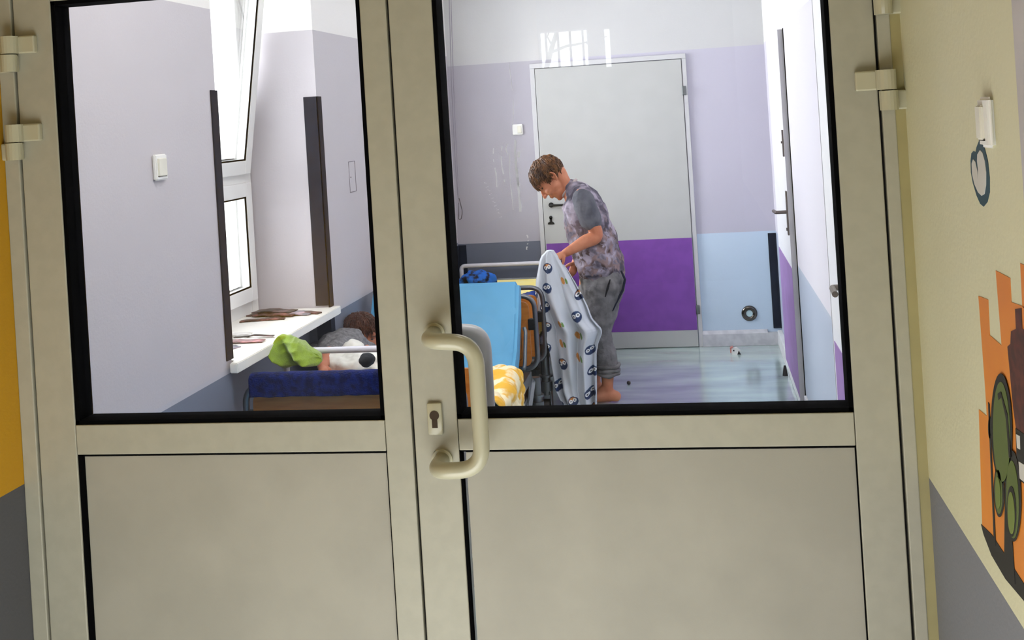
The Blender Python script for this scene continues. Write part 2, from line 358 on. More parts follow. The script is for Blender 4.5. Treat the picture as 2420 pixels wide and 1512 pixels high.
# ------------------------------------------------------------------ near double door (door_1)
D0 = 2.10
d1 = empty('door_1', (-.53, 2.13, 0), kind='structure')
XS0, XM, XS1, ZT = -1.389, -.585, .330, 1.965
g = .0025
b = nb()
box(b, -1.425, XS0 - g, D0 - .002, 2.165, 0, ZT + .03, .002); box(b, XS1 + g, .356, D0 - .002, 2.165, 0, ZT + .03, .002); box(b, -1.425, .356, D0 - .002, 2.165, ZT + .003, 2.03, .002)
obj('door_frame', b, M_door, d1)
b = nb(); box(b, XS0 - .004, XS0 + .004, D0 + .012, D0 + .03, 0, ZT); box(b, XS1 - .004, XS1 + .004, D0 + .012, D0 + .03, 0, ZT); box(b, XM - .004, XM + .004, D0 + .012, D0 + .03, 0, ZT)
obj('rebate_seal', b, M_gap, d1)
def leaf(xa, xb, ga, gb, zglass, zpan, ztop, stile_r):
    L = empty('door_leaf', (0, 0, 0)); L.parent = d1; L.location = Vector((0, 0, 0))
    T0, T1 = D0, D0 + .06
    r = nb()
    box(r, xa, ga, T0, T1, .01, ztop + .075, .002); box(r, gb, xb, T0, T1, .01, ztop + .075, .002)
    box(r, ga + .0012, gb - .0012, T0, T1, zpan, zglass, .0015); box(r, ga + .0012, gb - .0012, T0, T1, ztop, ztop + .075, .0015); box(r, ga + .0012, gb - .0012, T0, T1, .01, .14, .0015)
    obj('leaf_profile', r, M_door, L)
    r = nb(); box(r, ga + .012, gb - .002, T0 + .008, T1 - .008, .14, zpan - .006)
    obj('lower_panel', r, M_panel, L)
    r = nb(); k = .006
    for q in ((ga, gb, zpan - k * .6, zpan), (ga, ga + .013 if xa < -1 else ga + .005, .14, zpan), (gb - .0025, gb, .14, zpan)): box(r, q[0], q[1], T0 + .004, T0 + .02, q[2], q[3])
    obj('panel_gasket', r, M_black, L)
    r = nb(); k = .0085
    for q in ((ga, ga + k, zglass, ztop), (gb - k, gb, zglass, ztop), (ga, gb, zglass, zglass + k), (ga, gb, ztop - k, ztop)): box(r, q[0], q[1], T0 + .003, T1 - .003, q[2], q[3])
    obj('glass_gasket', r, M_black, L)
    r = nb(); box(r, ga + .004, gb - .004, T0 + .028, T0 + .034, zglass + .004, ztop - .004)
    gl = obj('glass_pane', r, M_glass, L)
    return L
d1e = d1
LL = leaf(XS0 + g, XM - g, -1.303, -.641, 1.022, .961, 1.899, 0)
LR = leaf(XM + g, XS1 - g, -.4955, .2505, 1.022, .961, 1.899, 0)
def hinge(x, z, side, L):
    """barrel hinge: upper plate on the leaf, lower knuckle on the frame"""
    r = nb(); s = side
    xs = sorted((x - s * .022, x + s * .048)); box(r, xs[0], xs[1], D0 - .014, D0, z, z + .036, .003)
    tube(r, [(x - s * .005, D0 - .018, z), (x - s * .005, D0 - .018, z + .036)], .018, 18)
    obj('hinge', r, M_cream, L)
    r = nb(); xs = sorted((x - s * .042, x + s * .004)); box(r, xs[0], xs[1], D0 - .012, D0, z - .037, z - .002, .003)
    tube(r, [(x - s * .008, D0 - .018, z - .037), (x - s * .008, D0 - .018, z - .002)], .0165, 18)
    obj('hinge_knuckle', r, M_cream, L)
for z in (1.795, 1.613, .25): hinge(-1.383, z, 1, LL)
for z in (1.782, 1.609, .25): hinge(.335, z, -1, LR)
def pull(y_face, sgn, m, name, bottom=.944):
    r = nb(); x0, x1 = (-.529, -.434) if sgn < 0 else (-.529, -.461)
    zt, zb = (1.19 if sgn < 0 else 1.168), bottom; yo = y_face + sgn * .075
    pts = fillet([(x0, y_face, zt), (x0, yo, zt), (x1, yo, zt - .005), (x1, yo, zb + .005), (x0, yo, zb), (x0, y_face, zb)], .045, 8)
    tube(r, pts, .0155, 20); obj(name, r, m, LR, smooth='all')
    for z in (zt, zb):
        r = nb(); disc(r, (x0, y_face, z), (0, sgn, 0), .021, .006); obj('handle_collar', r, m, LR)
pull(D0, -1, M_cream, 'pull_handle'); pull(D0 + .06, 1, M_grayh, 'pull_handle')
# lock plate
r = nb(); box(r, -.553, -.523, D0 - .009, D0, .993, 1.056, .004); lp = obj('lock_plate', r, M_cream, LR, smooth=True)
r = nb(); disc(r, (-.538, D0 - .009, 1.032), (0, -1, 0), .0095, .0008); box(r, -.5435, -.5325, D0 - .0098, D0 - .009, 1.008, 1.032); obj('keyhole', r, mat('old_brass', (58, 44, 30), .5, .6), lp)
# dried drip marks on the glass
r = nb()
def smear(x, ya, yb, wd, wob=2.5):
    prev = None; n = 14
    for k in range(n + 1):
        t = k / n; px = x + wob * math.sin(t * 5 + x) + t * (yb - ya) * .05; py = ya + (yb - ya) * t
        if random.random() < .12: prev = None; continue
        p = at(px, py, D0 + .0275); q = at(px + 1.5 * wd * (.6 + .6 * random.random()), py, D0 + .0275)
        if prev: f = [r.verts.new(v) for v in (prev[0], prev[1], q, p)]; r.faces.new(f)
        prev = (p, q)
for a in ((1166, 350, 442, 2.2), (1184, 345, 430, 2.2), (1203, 350, 520, 1.5), (1216, 330, 500, 4), (1220, 345, 440, 4), (1244, 555, 590, 2), (1205, 150, 300, 1), (1196, 340, 365, 2)): smear(*a)
for k in range(10): smear(1146 + k * 4, 430 + k * 9, 434 + k * 9, 1.6)
dm = bpy.data.materials.new('dried_drips'); dm.use_nodes = True; nt = dm.node_tree; nt.nodes.clear()
_o = nt.nodes.new('ShaderNodeOutputMaterial'); _t = nt.nodes.new('ShaderNodeBsdfTransparent'); _l = nt.nodes.new('ShaderNodeBsdfTranslucent'); _m = nt.nodes.new('ShaderNodeMixShader'); _m.inputs[0].default_value = .85
nt.links.new(_t.outputs[0], _m.inputs[1]); nt.links.new(_l.outputs[0], _m.inputs[2]); nt.links.new(_m.outputs[0], _o.inputs[0])
obj('drip_marks', r, dm, LR)

# ------------------------------------------------------------------ far door (door_2)
d2 = empty('door_2', (-.575, YF, 0), kind='structure')
b = nb(); Y0, Y1 = YF - .02, YF
box(b, -1.103, -1.072, Y0, Y1, 0, 1.9245, .002); box(b, -.078, -.05, Y0, Y1, 0, 1.9245, .002); box(b, -1.103, -.05, Y0, Y1, 1.925, 1.957, .002)
obj('door_frame', b, M_frm, d2)
b = nb(); box(b, -1.068, -.082, YF - .024, YF, .004, 1.92, .003); lf = obj('door_leaf', b, M_fdoor, d2)
b = nb(); box(b, -1.062, -.084, YF - .026, YF - .024, .116, .73); obj('kick_panel', b, M_purple, lf)
b = nb()
for z in (1.71, .25): box(b, -.086, -.06, YF - .034, YF - .02, z - .03, z + .03, .003)
obj('hinge', b, M_galv, lf)
b = nb(); p = (-1.012, YF - .024, .992); disc(b, p, (0, -1, 0), .017, .008); tube(b, fillet([p, (p[0], p[1] - .045, p[2]), (p[0] + .11, p[1] - .05, p[2])], .01, 4), .0085, 10)
obj('lever_handle', b, M_blackm, lf)
b = nb(); p = (-1.02, YF - .024, .907); disc(b, p, (0, -1, 0), .0115, .006); box(b, p[0] - .007, p[0] + .007, p[1] - .006, p[1], p[2] - .03, p[2])
prism(b, [(p[0] - .022, p[1], p[2] - .046), (p[0] + .022, p[1], p[2] - .046), (p[0] + .019, p[1], p[2] - .034), (p[0], p[1], p[2] - .026), (p[0] - .019, p[1], p[2] - .034)], (0, -.006, 0))
obj('lock_escutcheon', b, M_blackm, lf)

# ------------------------------------------------------------------ right wall doors
M_rdoor = mat('pale_lilac_door', (234, 234, 238), .4, var=.015)
M_purple2 = mat('mauve_kick_panel', (150, 112, 176), .45, var=.06, nscale=10)
def side_door(n, ya, yb, lock_far, ylock=None):
    d = empty('door_%d' % n, (XR, (ya + yb) / 2, 0), kind='structure')
    b = nb(); box(b, XR - .028, XR, ya, yb, .004, 1.972, .003); lf = obj('door_leaf', b, M_rdoor, d)
    b = nb(); box(b, XR - .030, XR - .028, ya + .01, yb - .04, .06, .73); obj('kick_panel', b, M_purple2, lf)
    b = nb(); ys = ya if not lock_far else yb
    s = -1 if not lock_far else 1
    box(b, XR - .0295, XR + .0, min(ys, ys + s * .004), max(ys, ys + s * .004), .004, 1.97)
    obj('edge_strip', b, mat('grey_door_edge', (168, 166, 172), .5), lf)
    yl = ys - s * .05 if ylock is None else ylock
    b = nb(); box(b, XR - .036, XR - .028, yl - .02, yl + .02, .90, 1.13, .002); lpq = obj('lock_plate', b, M_brownm, lf)
    b = nb(); tube(b, fillet([(XR - .036, yl, 1.02), (XR - .09, yl, 1.02), (XR - .094, yl - s * .11, 1.018)], .012, 5), .0095, 10); disc(b, (XR - .036, yl, .93), (-1, 0, 0), .008, .006)
    obj('lever_handle', b, M_brownm, lpq)
    if not lock_far:
        b = nb(); box(b, XR - .036, XR - .028, yl - .015, yl + .015, 1.31, 1.45, .002); disc(b, (XR - .036, yl, 1.385), (-1, 0, 0), .006, .006); obj('upper_lock_plate', b, M_brownm, lf)
    return d
side_door(3, 5.88, 6.84, False)
side_door(4, 3.15, 4.14, True, 3.50)
b = nb(); box(b, XR - .004, XR, 5.862, 5.874, 0, 1.975); obj('trim_8', b, M_black, kind='structure')  # black strip drawn as the gap shadow beside the door leaf

# ------------------------------------------------------------------ corridor shell
XCR, XCL = .374, -1.425
b = nb(); box(b, XCR, XCR + .15, -6.1, 2.10, 0, 2.9); cwr = obj('wall_corridor_right', b, M_cr, kind='structure')
b = nb(); box(b, XCL - .15, XCL, -6.1, 2.10, 0, 2.9); obj('wall_corridor_left', b, M_cl, kind='structure')
b = nb(); box(b, XCL - .2, XCR + .2, -6.1, 2.10, -.1, 0); obj('floor_corridor', b, M_cfloor, kind='structure')
b = nb(); box(b, XCL - .2, XCR + .2, -6.1, 2.16, 2.9, 3.0); obj('ceiling_corridor', b, mat('corridor_ceiling_paint', (190, 186, 160), .8), kind='structure')
b = nb(); wx0, wx1, wz0, wz1 = -1.415, -.955, 2.035, 2.385; YB = -6.0
for q in ((XCL, wx0, 0, 2.9), (wx1, -.81, 0, 2.9), (-.75, XCR, 0, 2.9), (wx0, wx1, 0, wz0), (wx0, wx1, wz1, 2.9), (-.81, -.75, 0, wz0 - .02), (-.81, -.75, wz1 - .01, 2.9)): box(b, q[0], q[1], YB - .15, YB, q[2], q[3])
obj('wall_corridor_back', b, mat('corridor_back_paint', (150, 146, 122), .7), kind='structure')
w3 = empty('window_3', (-1.18, YB - .05, wz0), kind='structure')
b = nb(); k = .01
for q in ((wx0, wx0 + k, wz0, wz1), (wx1 - k, wx1, wz0, wz1), (wx0, wx1, wz0, wz0 + k), (wx0, wx1, wz1 - k, wz1)): box(b, q[0], q[1], YB - .08, YB - .03, q[2], q[3])
obj('window_frame', b, M_white, w3)
for x in (-1.36, -1.245, -1.13, -1.01):
    b = nb(); tube(b, [(x, YB - .1, wz0), (x, YB - .1, wz1)], .011, 8); obj('window_bar', b, M_blackm, w3)
b = nb()
tube(b, [(-2.0, -9, 1.0), (-1.78, -9, 2.1), (-1.68, -9, 2.4), (-1.5, -9.1, 2.9), (-1.4, -9, 3.4)], [.05, .035, .03, .02, .01], 8)
tube(b, [(-1.68, -9, 2.36), (-1.5, -9, 2.42), (-1.3, -9, 2.44), (-1.0, -9, 2.5)], [.018, .016, .012, .006], 8)
tube(b, [(-1.66, -9, 2.42), (-1.72, -9, 2.55), (-1.66, -9, 2.7)], [.014, .01, .008], 6)
for k in range(26):
    c = Vector((random.uniform(-1.6, -1.1), -9 + random.uniform(-.2, .2), random.uniform(2.25, 2.9))); a = random.uniform(0, 6.28); q = Vector((math.cos(a), 0, math.sin(a))) * .014; p = Vector((-q.z, 0, q.x)) * .5
    b.faces.new([b.verts.new(c - q), b.verts.new(c + p), b.verts.new(c + q), b.verts.new(c - p)])
obj('tree', b, mat('bare_branches', (120, 122, 112), .9), label='bare tree outside the barred window, seen mirrored in the door glass', cat='tree')

# ------------------------------------------------------------------ mural on the corridor wall
mur = empty('wall_mural', (XCR, 1.5, .9), 'orange city silhouette mural with green trees and dark red tower on corridor wall', 'mural')
def decal(name, polys, m, lvl, parent, X=XCR):
    b = nb(); t = .0006
    for poly in polys:
        P = [atx(x, y, X) for x, y in poly]; P = [Vector((X - t * lvl, p.y, p.z)) for p in P]
        prism(b, P, (t * .9, 0, 0))
    return obj(name, b, m, parent)
def elp(cx, cy, rx, ry, lean=0, n=36):
    return [(cx + rx * math.cos(a) + lean * math.sin(a), cy + ry * math.sin(a)) for a in [2 * math.pi * k / n for k in range(n)]]
M_or = mat('mural_orange', (214, 128, 48), .6, nscale=3, rgb2=(226, 142, 40)); M_dk = mat('mural_black', (20, 16, 14), .6); M_tw = mat('mural_tower', (92, 40, 30), .6, nscale=60, rgb2=(64, 26, 22))
M_g1 = mat('mural_green', (88, 104, 44), .6); M_g2 = mat('mural_light_green', (110, 126, 52), .6); M_tl = mat('mural_teal', (14, 62, 76), .6); M_wh = mat('mural_white', (206, 204, 198), .6)
decal('skyline', [[(2313, 699), (2336, 708), (2340, 792), (2368, 816), (2354, 639), (2388, 657), (2391, 714), (2520, 760), (2520, 1560), (2419, 1400), (2322, 1239), (2314, 967), (2333, 983), (2329, 917)], [(2412, 622), (2450, 640), (2455, 760), (2417, 724)]], M_or, 1, mur)
decal('ground_line', [[(2320, 1238), (2345, 1262), (2385, 1322), (2430, 1392), (2520, 1530), (2520, 1600), (2422, 1420), (2378, 1368), (2345, 1312), (2326, 1262)]], M_dk, 2, mur)
tw = decal('tower', [[(2383, 819), (2390, 812), (2391, 783), (2403, 777), (2401, 730), (2416, 728), (2418, 777), (2470, 800), (2470, 1060), (2403, 1011), (2396, 960)]], M_tw, 2, mur)
decal('houses', [[(2403, 1011), (2470, 1060), (2470, 1180), (2408, 1130)]], M_dk, 3, mur)
decal('house_window', [[(2406, 1026), (2414, 1030), (2415, 1062), (2408, 1058)], [(2412, 1090), (2425, 1098), (2426, 1140), (2414, 1130)]], M_wh, 4, mur)
decal('lamp_post', [[(2338, 950), (2341, 955), (2344, 1030), (2356, 1290), (2352, 1290), (2341, 1030)], elp(2342, 1010, 4, 26)], M_dk, 3, mur)
decal('tree_trunk', [[(2378, 1150), (2387, 1150), (2402, 1380), (2376, 1345)]], M_dk, 3, mur)
decal('tree_crown_outline', [elp(2371, 1012, 25, 130, 2), elp(2365, 1160, 12, 62, 1), elp(2398, 1172, 19, 108, 2)], M_dk, 4, mur)
decal('tree_crown', [elp(2372, 1020, 20, 118, 2), elp(2365, 1162, 8.5, 52, 1), elp(2398, 1180, 14.5, 92, 2)], M_g1, 5, mur)
decal('crown_swirl', [[(2364, 930), (2372, 925), (2388, 980), (2395, 1080), (2391, 1082), (2384, 990), (2373, 938), (2366, 945)], elp(2397, 1208, 11, 60, 1)], M_dk, 6, mur)
decal('crown_light', [elp(2365, 1164, 6, 38, 1)], M_g2, 7, mur); decal('crown_light', [elp(2397, 1212, 8, 50, 1)], M_g2, 7, mur)
def z7(l): return [(2220 + x / 4.725, 200 + y / 4.725) for x, y in l]
rg = decal('wall_emblem', [z7([(448, 625), (480, 640), (512, 720), (545, 850), (565, 1040), (566, 1200), (540, 1310), (498, 1362), (460, 1330), (420, 1240), (378, 1100), (356, 980), (352, 850), (362, 765), (385, 740), (408, 752), (418, 700)])], M_tl, 1, None)
tagp(rg, 'teal leaf-shaped ring painted on the corridor wall below the light switch', 'wall decal')
decal('emblem_center', [z7([(462, 730), (490, 760), (515, 850), (530, 980), (528, 1120), (512, 1220), (480, 1240), (440, 1200), (400, 1110), (375, 1000), (370, 880), (385, 832), (410, 860), (432, 960), (440, 1060), (442, 960), (430, 850), (432, 780)])], M_wh, 2, rg)
b = nb(); box(b, XCR - .0012, XCR, .9, 1.383, 1.43, 2.6); obj('trim_9', b, mat('lilac_paint_patch', (190, 186, 190), .6), kind='structure')

# ------------------------------------------------------------------ switches and wall fittings
def switch(name, o3, uax, nrm, wd, ht, lab, cat='light switch', rock=(-.1, .8), th=.014):
    u = Vector(uax); n = Vector(nrm); z = Vector((0, 0, 1)); o3 = Vector(o3)
    root = empty(name, o3, lab, cat, 'light switches on the walls')
    def slab(x0, x1, z0, z1, d0, d1, bev):
        b = nb(); vs = []
        for a in (x0, x1):
            for c in (z0, z1):
                for d in (d0, d1): vs.append(b.verts.new(o3 + u * a + z * c + n * d))
        for f in ((0, 1, 3, 2), (4, 6, 7, 5), (0, 4, 5, 1), (2, 3, 7, 6), (0, 2, 6, 4), (1, 5, 7, 3)): b.faces.new([vs[i] for i in f])
        bmesh.ops.bevel(b, geom=b.edges[:], offset=bev, segments=3, affect='EDGES'); return b
    obj('cover', slab(-wd / 2, wd / 2, -ht / 2, ht / 2, 0, th, .004), M_white, root, smooth=True)
    obj('rocker', slab(wd * rock[0], wd * .36, -ht * .34, ht * .34, th - .004, th + .005, .002), mat('ivory_rocker', (226, 224, 212), .4), root, smooth=True)
    b = slab(wd * rock[0] - .001, wd * .37, -ht * .36, -ht * .33, th - .001, th + .002, .0003); obj('rocker_gap', b, M_gap, root)
switch('light_switch', (XL, 3.25, 1.513), (0, -1, 0), (1, 0, 0), .075, .082, 'white light switch on the pale lilac wall left of the window', rock=(-.36, 0))
switch('light_switch', (-1.213, YF, 1.517), (1, 0, 0), (0, -1, 0), .072, .072, 'small square white light switch beside the white far door', rock=(0, 0))
switch('light_switch', (XCR, 1.518, 1.556), (0, 1, 0), (-1, 0, 0), .052, .066, 'white light switch above the teal emblem on the corridor wall', rock=(-.1, 0), th=.009)
v = empty('wall_rosette', (.262, YF, .21), 'round chrome rosette with pale centre low on the blue far wall', 'wall fitting')
b = nb(); n = 40
pr = [(.022, .004), (.026, .012), (.038, .014), (.050, .008), (.052, 0), (.022, 0)]
rings = [[b.verts.new((.262 + r_ * math.cos(a), YF - h, .21 + r_ * math.sin(a))) for a in [2 * math.pi * k / n for k in range(n)]] for r_, h in pr]
for i in range(len(rings)):
    A, B2 = rings[i], rings[(i + 1) % len(rings)]
    for k in range(n): b.faces.new([A[k], A[(k + 1) % n], B2[(k + 1) % n], B2[k]])
obj('rosette_ring', b, M_chrome, v, smooth='all')
b = nb(); disc(b, (.262, YF, .21), (0, -1, 0), .0215, .006); obj('rosette_center', b, mat('pale_blue_cap', (196, 222, 230), .4), v)
b = nb(); tube(b, [(XR - .05, 6.62, 0), (XR - .05, 6.62, .03), (XR - .05, 6.62, .06)], [.016, .012, .006], 14); obj('door_stop', b, M_blackm, origin=(XR - .05, 6.62, 0), label='small black door stop on the floor by the purple door', cat='door stop')
# blind cord
r = empty('blind_cord', at(1086, 515, 7.36), 'thin white blind cord hanging in the corner with a looped end', 'cord')
b = nb(); pts = [at(1064, -60, 7.36), at(1072, 200, 7.36), at(1081, 400, 7.36), at(1085, 512, 7.36)]; tube(b, pts, .003, 8)
tube(b, [at(1060, -60, 7.38), at(1067, 200, 7.38), at(1077, 400, 7.38), at(1084, 480, 7.38)], .003, 8); obj('cord', b, mat('cord_grey', (150, 146, 158), .6), r)
b = nb(); tube(b, fillet([at(1085, 468, 7.36), at(1093, 500, 7.36), at(1090, 518, 7.36), at(1083, 518, 7.36), at(1084, 480, 7.36)], .02, 4), .003, 8); obj('cord_loop', b, mat('cord_dark', (90, 86, 92), .6), r)

# ------------------------------------------------------------------ beds
def end_board(root, X0, X1, Y, ztop, zbot, near=-1, board=(None, None), rad=.07, name='end_frame', clips=True, inner=False, tm=None):
    b = nb(); pts = fillet([(X0, Y, zbot), (X0, Y, ztop), (X1, Y, ztop), (X1, Y, zbot)], rad, 7, closed=True)
    tube(b, pts, .0125, 14, closed=True); fr = obj(name, b, tm or M_steel, root, smooth='all')
    bz0, bz1 = board
    b = nb(); pp = fillet([(X0 + .03, Y - .009, bz0), (X0 + .03, Y - .009, bz1), (X1 - .03, Y - .009, bz1), (X1 - .03, Y - .009, bz0)], .035, 5, closed=True)
    prism(b, pp, (0, .018, 0)); wb = obj('wood_board', b, M_wood, root)
    if inner:
        b = nb(); q = [(X0 + .07, bz0 + .03), (X0 + .07, bz1 - .03), (X1 - .075, bz1 - .03), (X1 - .075, bz0 + .03)]
        tube(b, fillet([(x, Y - .010, z) for x, z in q], .02, 4, closed=True), .0022, 6, closed=True); obj('board_groove', b, M_woodedge, wb)
    if clips:
        for x in (X0 + .02, X1 - .02):
            b = nb(); box(b, x - .016, x + .016, Y - .017, Y + .017, (bz0 + bz1) / 2 + .02, (bz0 + bz1) / 2 + .075, .003); obj('board_clip', b, M_blackm, fr)
    return fr
def caster(root, x, y, zt):
    b = nb(); tube(b, [(x, y, zt), (x, y, .17)], .023, 14); tube(b, [(x, y, .19), (x, y, .14)], .034, 16); tube(b, [(x, y, .225), (x, y, .215)], .037, 16); lg = obj('leg', b, M_galv, root, smooth=True)
    b = nb(); tube(b, [(x, y, .155), (x, y, .12)], .027, 14); box(b, x - .028, x - .020, y - .03, y + .03, .03, .14, .003); box(b, x + .020, x + .028, y - .03, y + .03, .03, .14, .003)
    obj('caster_fork', b, M_galv, lg)
    b = nb(); tube(b, [(x - .017, y, .048), (x + .017, y, .048)], .047, 22); obj('caster_wheel', b, M_blackm, lg, smooth=True)
def bed(Ya, Yb, X0, X1, lab, inner=True, zt=.735, zth=None, tube_m=None, deck=.36, foot=(.45, .655), head=(.36, .675), zb=(.30, .345)):
    root = empty('hospital_bed', ((X0 + X1) / 2, (Ya + Yb) / 2, 0), lab, 'bed', 'child beds along the left wall')
    end_board(root, X0, X1, Ya, zt, zb[0], board=foot, tm=tube_m)
    end_board(root, X0, X1, Yb, zth or zt - .03, zb[1], board=head, inner=inner)
    b = nb(); box(b, X0 + .03, X1 - .03, Ya + .03, Yb - .03, deck - .05, deck, .004); obj('bed_deck', b, M_galv, root)
    b = nb()
    for x in (X0 + .05, X1 - .05): box(b, x - .018, x + .018, Ya + .05, Yb - .05, .20, .245, .003)
    for y in (Ya + .12, Yb - .12): box(b, X0 + .05, X1 - .05, y - .02, y + .02, .20, .24, .003)
    obj('base_frame', b, M_galv, root)
    for x in (X0 + .08, X1 - .08):
        for ya_, yb_ in ((Yb - .16, Yb - .42), (Ya + .16, Ya + .42)):
            b = nb(); tube(b, [(x, ya_, .22), (x, yb_, deck - .045)], .016, 10); obj('lift_arm', b, M_galv, root)
    for x in (X0 + .05, X1 - .012):
        for y in (Ya + .03, Yb - .03): caster(root, x, y, deck - .03)
    b = nb(); prism(b, [(X1 - .03, Yb - .28, .155), (X1 - .03, Yb - .22, .155), (X1 - .03, Yb - .05, .31), (X1 - .03, Yb - .09, .34)], (.006, 0, 0)); obj('corner_brace', b, M_galv, root)
    b = nb(); tube(b, [(X1 - .03, Yb - .25, .18), (X1 - .03, Yb - .04, .30)], .02, 4); obj('diagonal_strut', b, M_galv, root)
    return root
def cushion(bm, prof, x0, x1, th, bev=.018):
    """mattress swept along a Y-Z profile"""
    top = [Vector((0, y, z)) for y, z in prof]; n = len(top); low = []
    for i in range(n):
        a = top[max(i - 1, 0)]; c = top[min(i + 1, n - 1)]; t = (c - a).normalized(); low.append(top[i] - Vector((0, -t.z, t.y)) * th)
    loop = top + low[::-1]; prism(bm, [(x0, p.y, p.z) for p in loop], (x1 - x0, 0, 0))
    bmesh.ops.bevel(bm, geom=[e for e in bm.edges], offset=bev, segments=3, affect='EDGES', clamp_overlap=True)
BX0, BX1 = -1.655, -.865
# near bed
bc = bed(2.36, 3.75, BX0, -.855, 'nearest hospital bed with navy fleece hung over its board', inner=False, deck=.36, foot=(.40, .62), head=(.40, .672), zt=.73)
b = nb(); cushion(b, [(2.42, .47), (3.66, .47)], BX0 + .03, BX1 - .02, .10); obj('mattress', b, M_blue, bc, smooth=True)
# fleece over the near bed's far board
b = nb(); NX, NZ = 120, 44; x0, x1 = -1.618, -.90
def fl(i, j):
    x = x0 + (x1 - x0) * i / NX; s = j / NZ; ztop = .742
    L = .056; tot = 2 * L + .06; d = s * tot
    if d < L: y = 3.70; z = ztop - .015 - (L - d)
    elif d < L + .06:
        a = (d - L) / .06 * math.pi; y = 3.73 - .03 * math.cos(a) - .0; z = ztop - .015 + .018 * math.sin(a)
    else: y = 3.76; z = ztop - .015 - (d - L - .06)
    k = noise.noise(Vector((x * 7, z * 6, y * 3))) * .007
    return Vector((x, y + k, z + (noise.noise(Vector((x * 25, 0, 3))) * .0022)))
V = [[b.verts.new(fl(i, j)) for j in range(NZ + 1)] for i in range(NX + 1)]
for i in range(NX):
    for j in range(NZ): b.faces.new([V[i][j], V[i + 1][j], V[i + 1][j + 1], V[i][j + 1]])
o = obj('fleece_blanket', b, M_navy, smooth='all', origin=(-1.26, 3.75, .67), label='navy blue fleece blanket folded over the board of the nearest bed', cat='blanket')
md = o.modifiers.new('thick', 'SOLIDIFY'); md.thickness = .012; md.offset = 0
# middle bed
ba = bed(4.14, 5.45, BX0 + .005, BX1 + .01, 'middle hospital bed with raised blue backrest and child lying on it', deck=.34, foot=(.45, .655), head=(.36, .68), zt=.738, tube_m=M_whitetube)
b = nb(); cushion(b, [(4.2, .44), (4.6, .44), (4.92, .43), (5.02, .44), (5.1, .50), (5.20, .68), (5.26, .815)], BX0 + .03, BX1 - .03, .085); obj('mattress', b, M_blue, ba, smooth=True)
b = nb(); x = BX1 - .005; tube(b, fillet([(x, 5.10, .42), (x + .004, 5.12, .44), (x + .004, 5.20, .58), (x - .004, 5.205, .60)], .01, 4), .009, 10); obj('backrest_bracket', b, M_galv, ba, smooth='all')
# far bed
bb = bed(5.80, 7.30, BX0, BX1 - .0, 'farthest hospital bed with pale yellow sheet and white top rail', deck=.42, foot=(.33, .655), head=(.37, .50), zt=.695, zb=(.305, .36), zth=.52)
b = nb(); cushion(b, [(5.86, .53), (7.24, .53)], BX0 + .02, BX1 - .02, .10); obj('mattress', b, M_yellow, bb, smooth=True)
b = nb(); tube(b, fillet([(BX0 + .02, 7.33, .4), (BX0 + .02, 7.33, .618), (-1.0, 7.33, .618), (-1.0, 7.33, .4)], .03, 6), .014, 14); obj('top_rail', b, M_whitetube, bb, smooth='all')

# ------------------------------------------------------------------ cloth helpers
def lump(name, c, r, m, lab, cat, wr=(.06, .03), vox=.006, squash=1.0, extra=(), group=None, sm=3, floor_z=None):
    b = nb(); AX = (Vector((1, 0, 0)), Vector((0, 1, 0)), Vector((0, 0, 1))); ell(b, c, AX, r, 24, 16)
    for cc, rr in extra: ell(b, cc, AX, rr, 20, 14)
    o = obj(name, b, m, origin=(c[0], c[1], c[2] - r[2]), label=lab, cat=cat, group=group)
    remesh(o, vox, 0); wrinkle(o, wr[0], wr[1], name + '_folds'); s = o.modifiers.new('soften', 'SMOOTH'); s.iterations = sm; s.factor = .5
    return o
# crumpled blue garment on the yellow mattress
lump('crumpled_garment', (-1.44, 6.9, .592), (.10, .10, .05), mat('blue_print_fabric', (24, 96, 190), .8, nscale=22, rgb2=(20, 18, 30), lo=.5, hi=.62), 'crumpled blue and black printed garment on the yellow mattress', 'clothing', (.05, .05), extra=[((-1.36, 6.88, .585), (.05, .06, .045)), ((-1.53, 6.9, .572), (.06, .07, .03))])
lump('blue_garment', (-.95, 5.97, .59), (.07, .08, .055), mat('royal_blue_fabric', (26, 70, 160), .8, nscale=20, rgb2=(16, 40, 110)), 'royal blue garment bundled at the foot of the farthest bed', 'clothing', (.05, .04))
lump('pink_cloth', (-1.10, 5.95, .578), (.06, .07, .04), mat('pink_fabric', (240, 206, 206), .8), 'pale pink cloth lying beside the royal blue garment', 'clothing', (.05, .03))
# white and yellow blanket on the middle bed
b = nb(); NU, NV = 90, 80
def yb_pt(u, v):
    y = 4.34 + u * .56; d = v * .42
    if d < .19: x, z, nx, nz = -1.075 + d, .468, 0, 1
    elif d < .25:
        a = (d - .19) / .06 * math.pi / 2; x, z, nx, nz = -.885 + .038 * math.sin(a), .43 + .038 * math.cos(a), math.sin(a), math.cos(a)
    else: x, z, nx, nz = -.847, .43 - (d - .25), 1, 0
    w_ = .030 * abs(noise.noise(Vector((y * 9 + d * 5, d * 7, 1)))) + .022 * abs(noise.noise(Vector((y * 20, d * 16 - y * 8, 5)))) + (.03 * math.exp(-((u - .75) / .16) ** 2 - ((v - .3) / .25) ** 2))
    return Vector((x + nx * w_, y, z + nz * w_))
V = [[b.verts.new(yb_pt(i / NU, j / NV)) for j in range(NV + 1)] for i in range(NU + 1)]
for i in range(NU):
    for j in range(NV): b.faces.new([V[i][j], V[i + 1][j], V[i + 1][j + 1], V[i][j + 1]])
o = obj('patterned_blanket', b, mat('yellow_print', (252, 236, 196), .85, nscale=11, rgb2=(242, 186, 66), lo=.47, hi=.56, bump=.3, bscale=14), smooth='all', origin=(-.95, 4.6, .47), label='crumpled yellow and white blanket on the middle bed behind the handle', cat='blanket')
md = o.modifiers.new('thick', 'SOLIDIFY'); md.thickness = .006; md.offset = 1
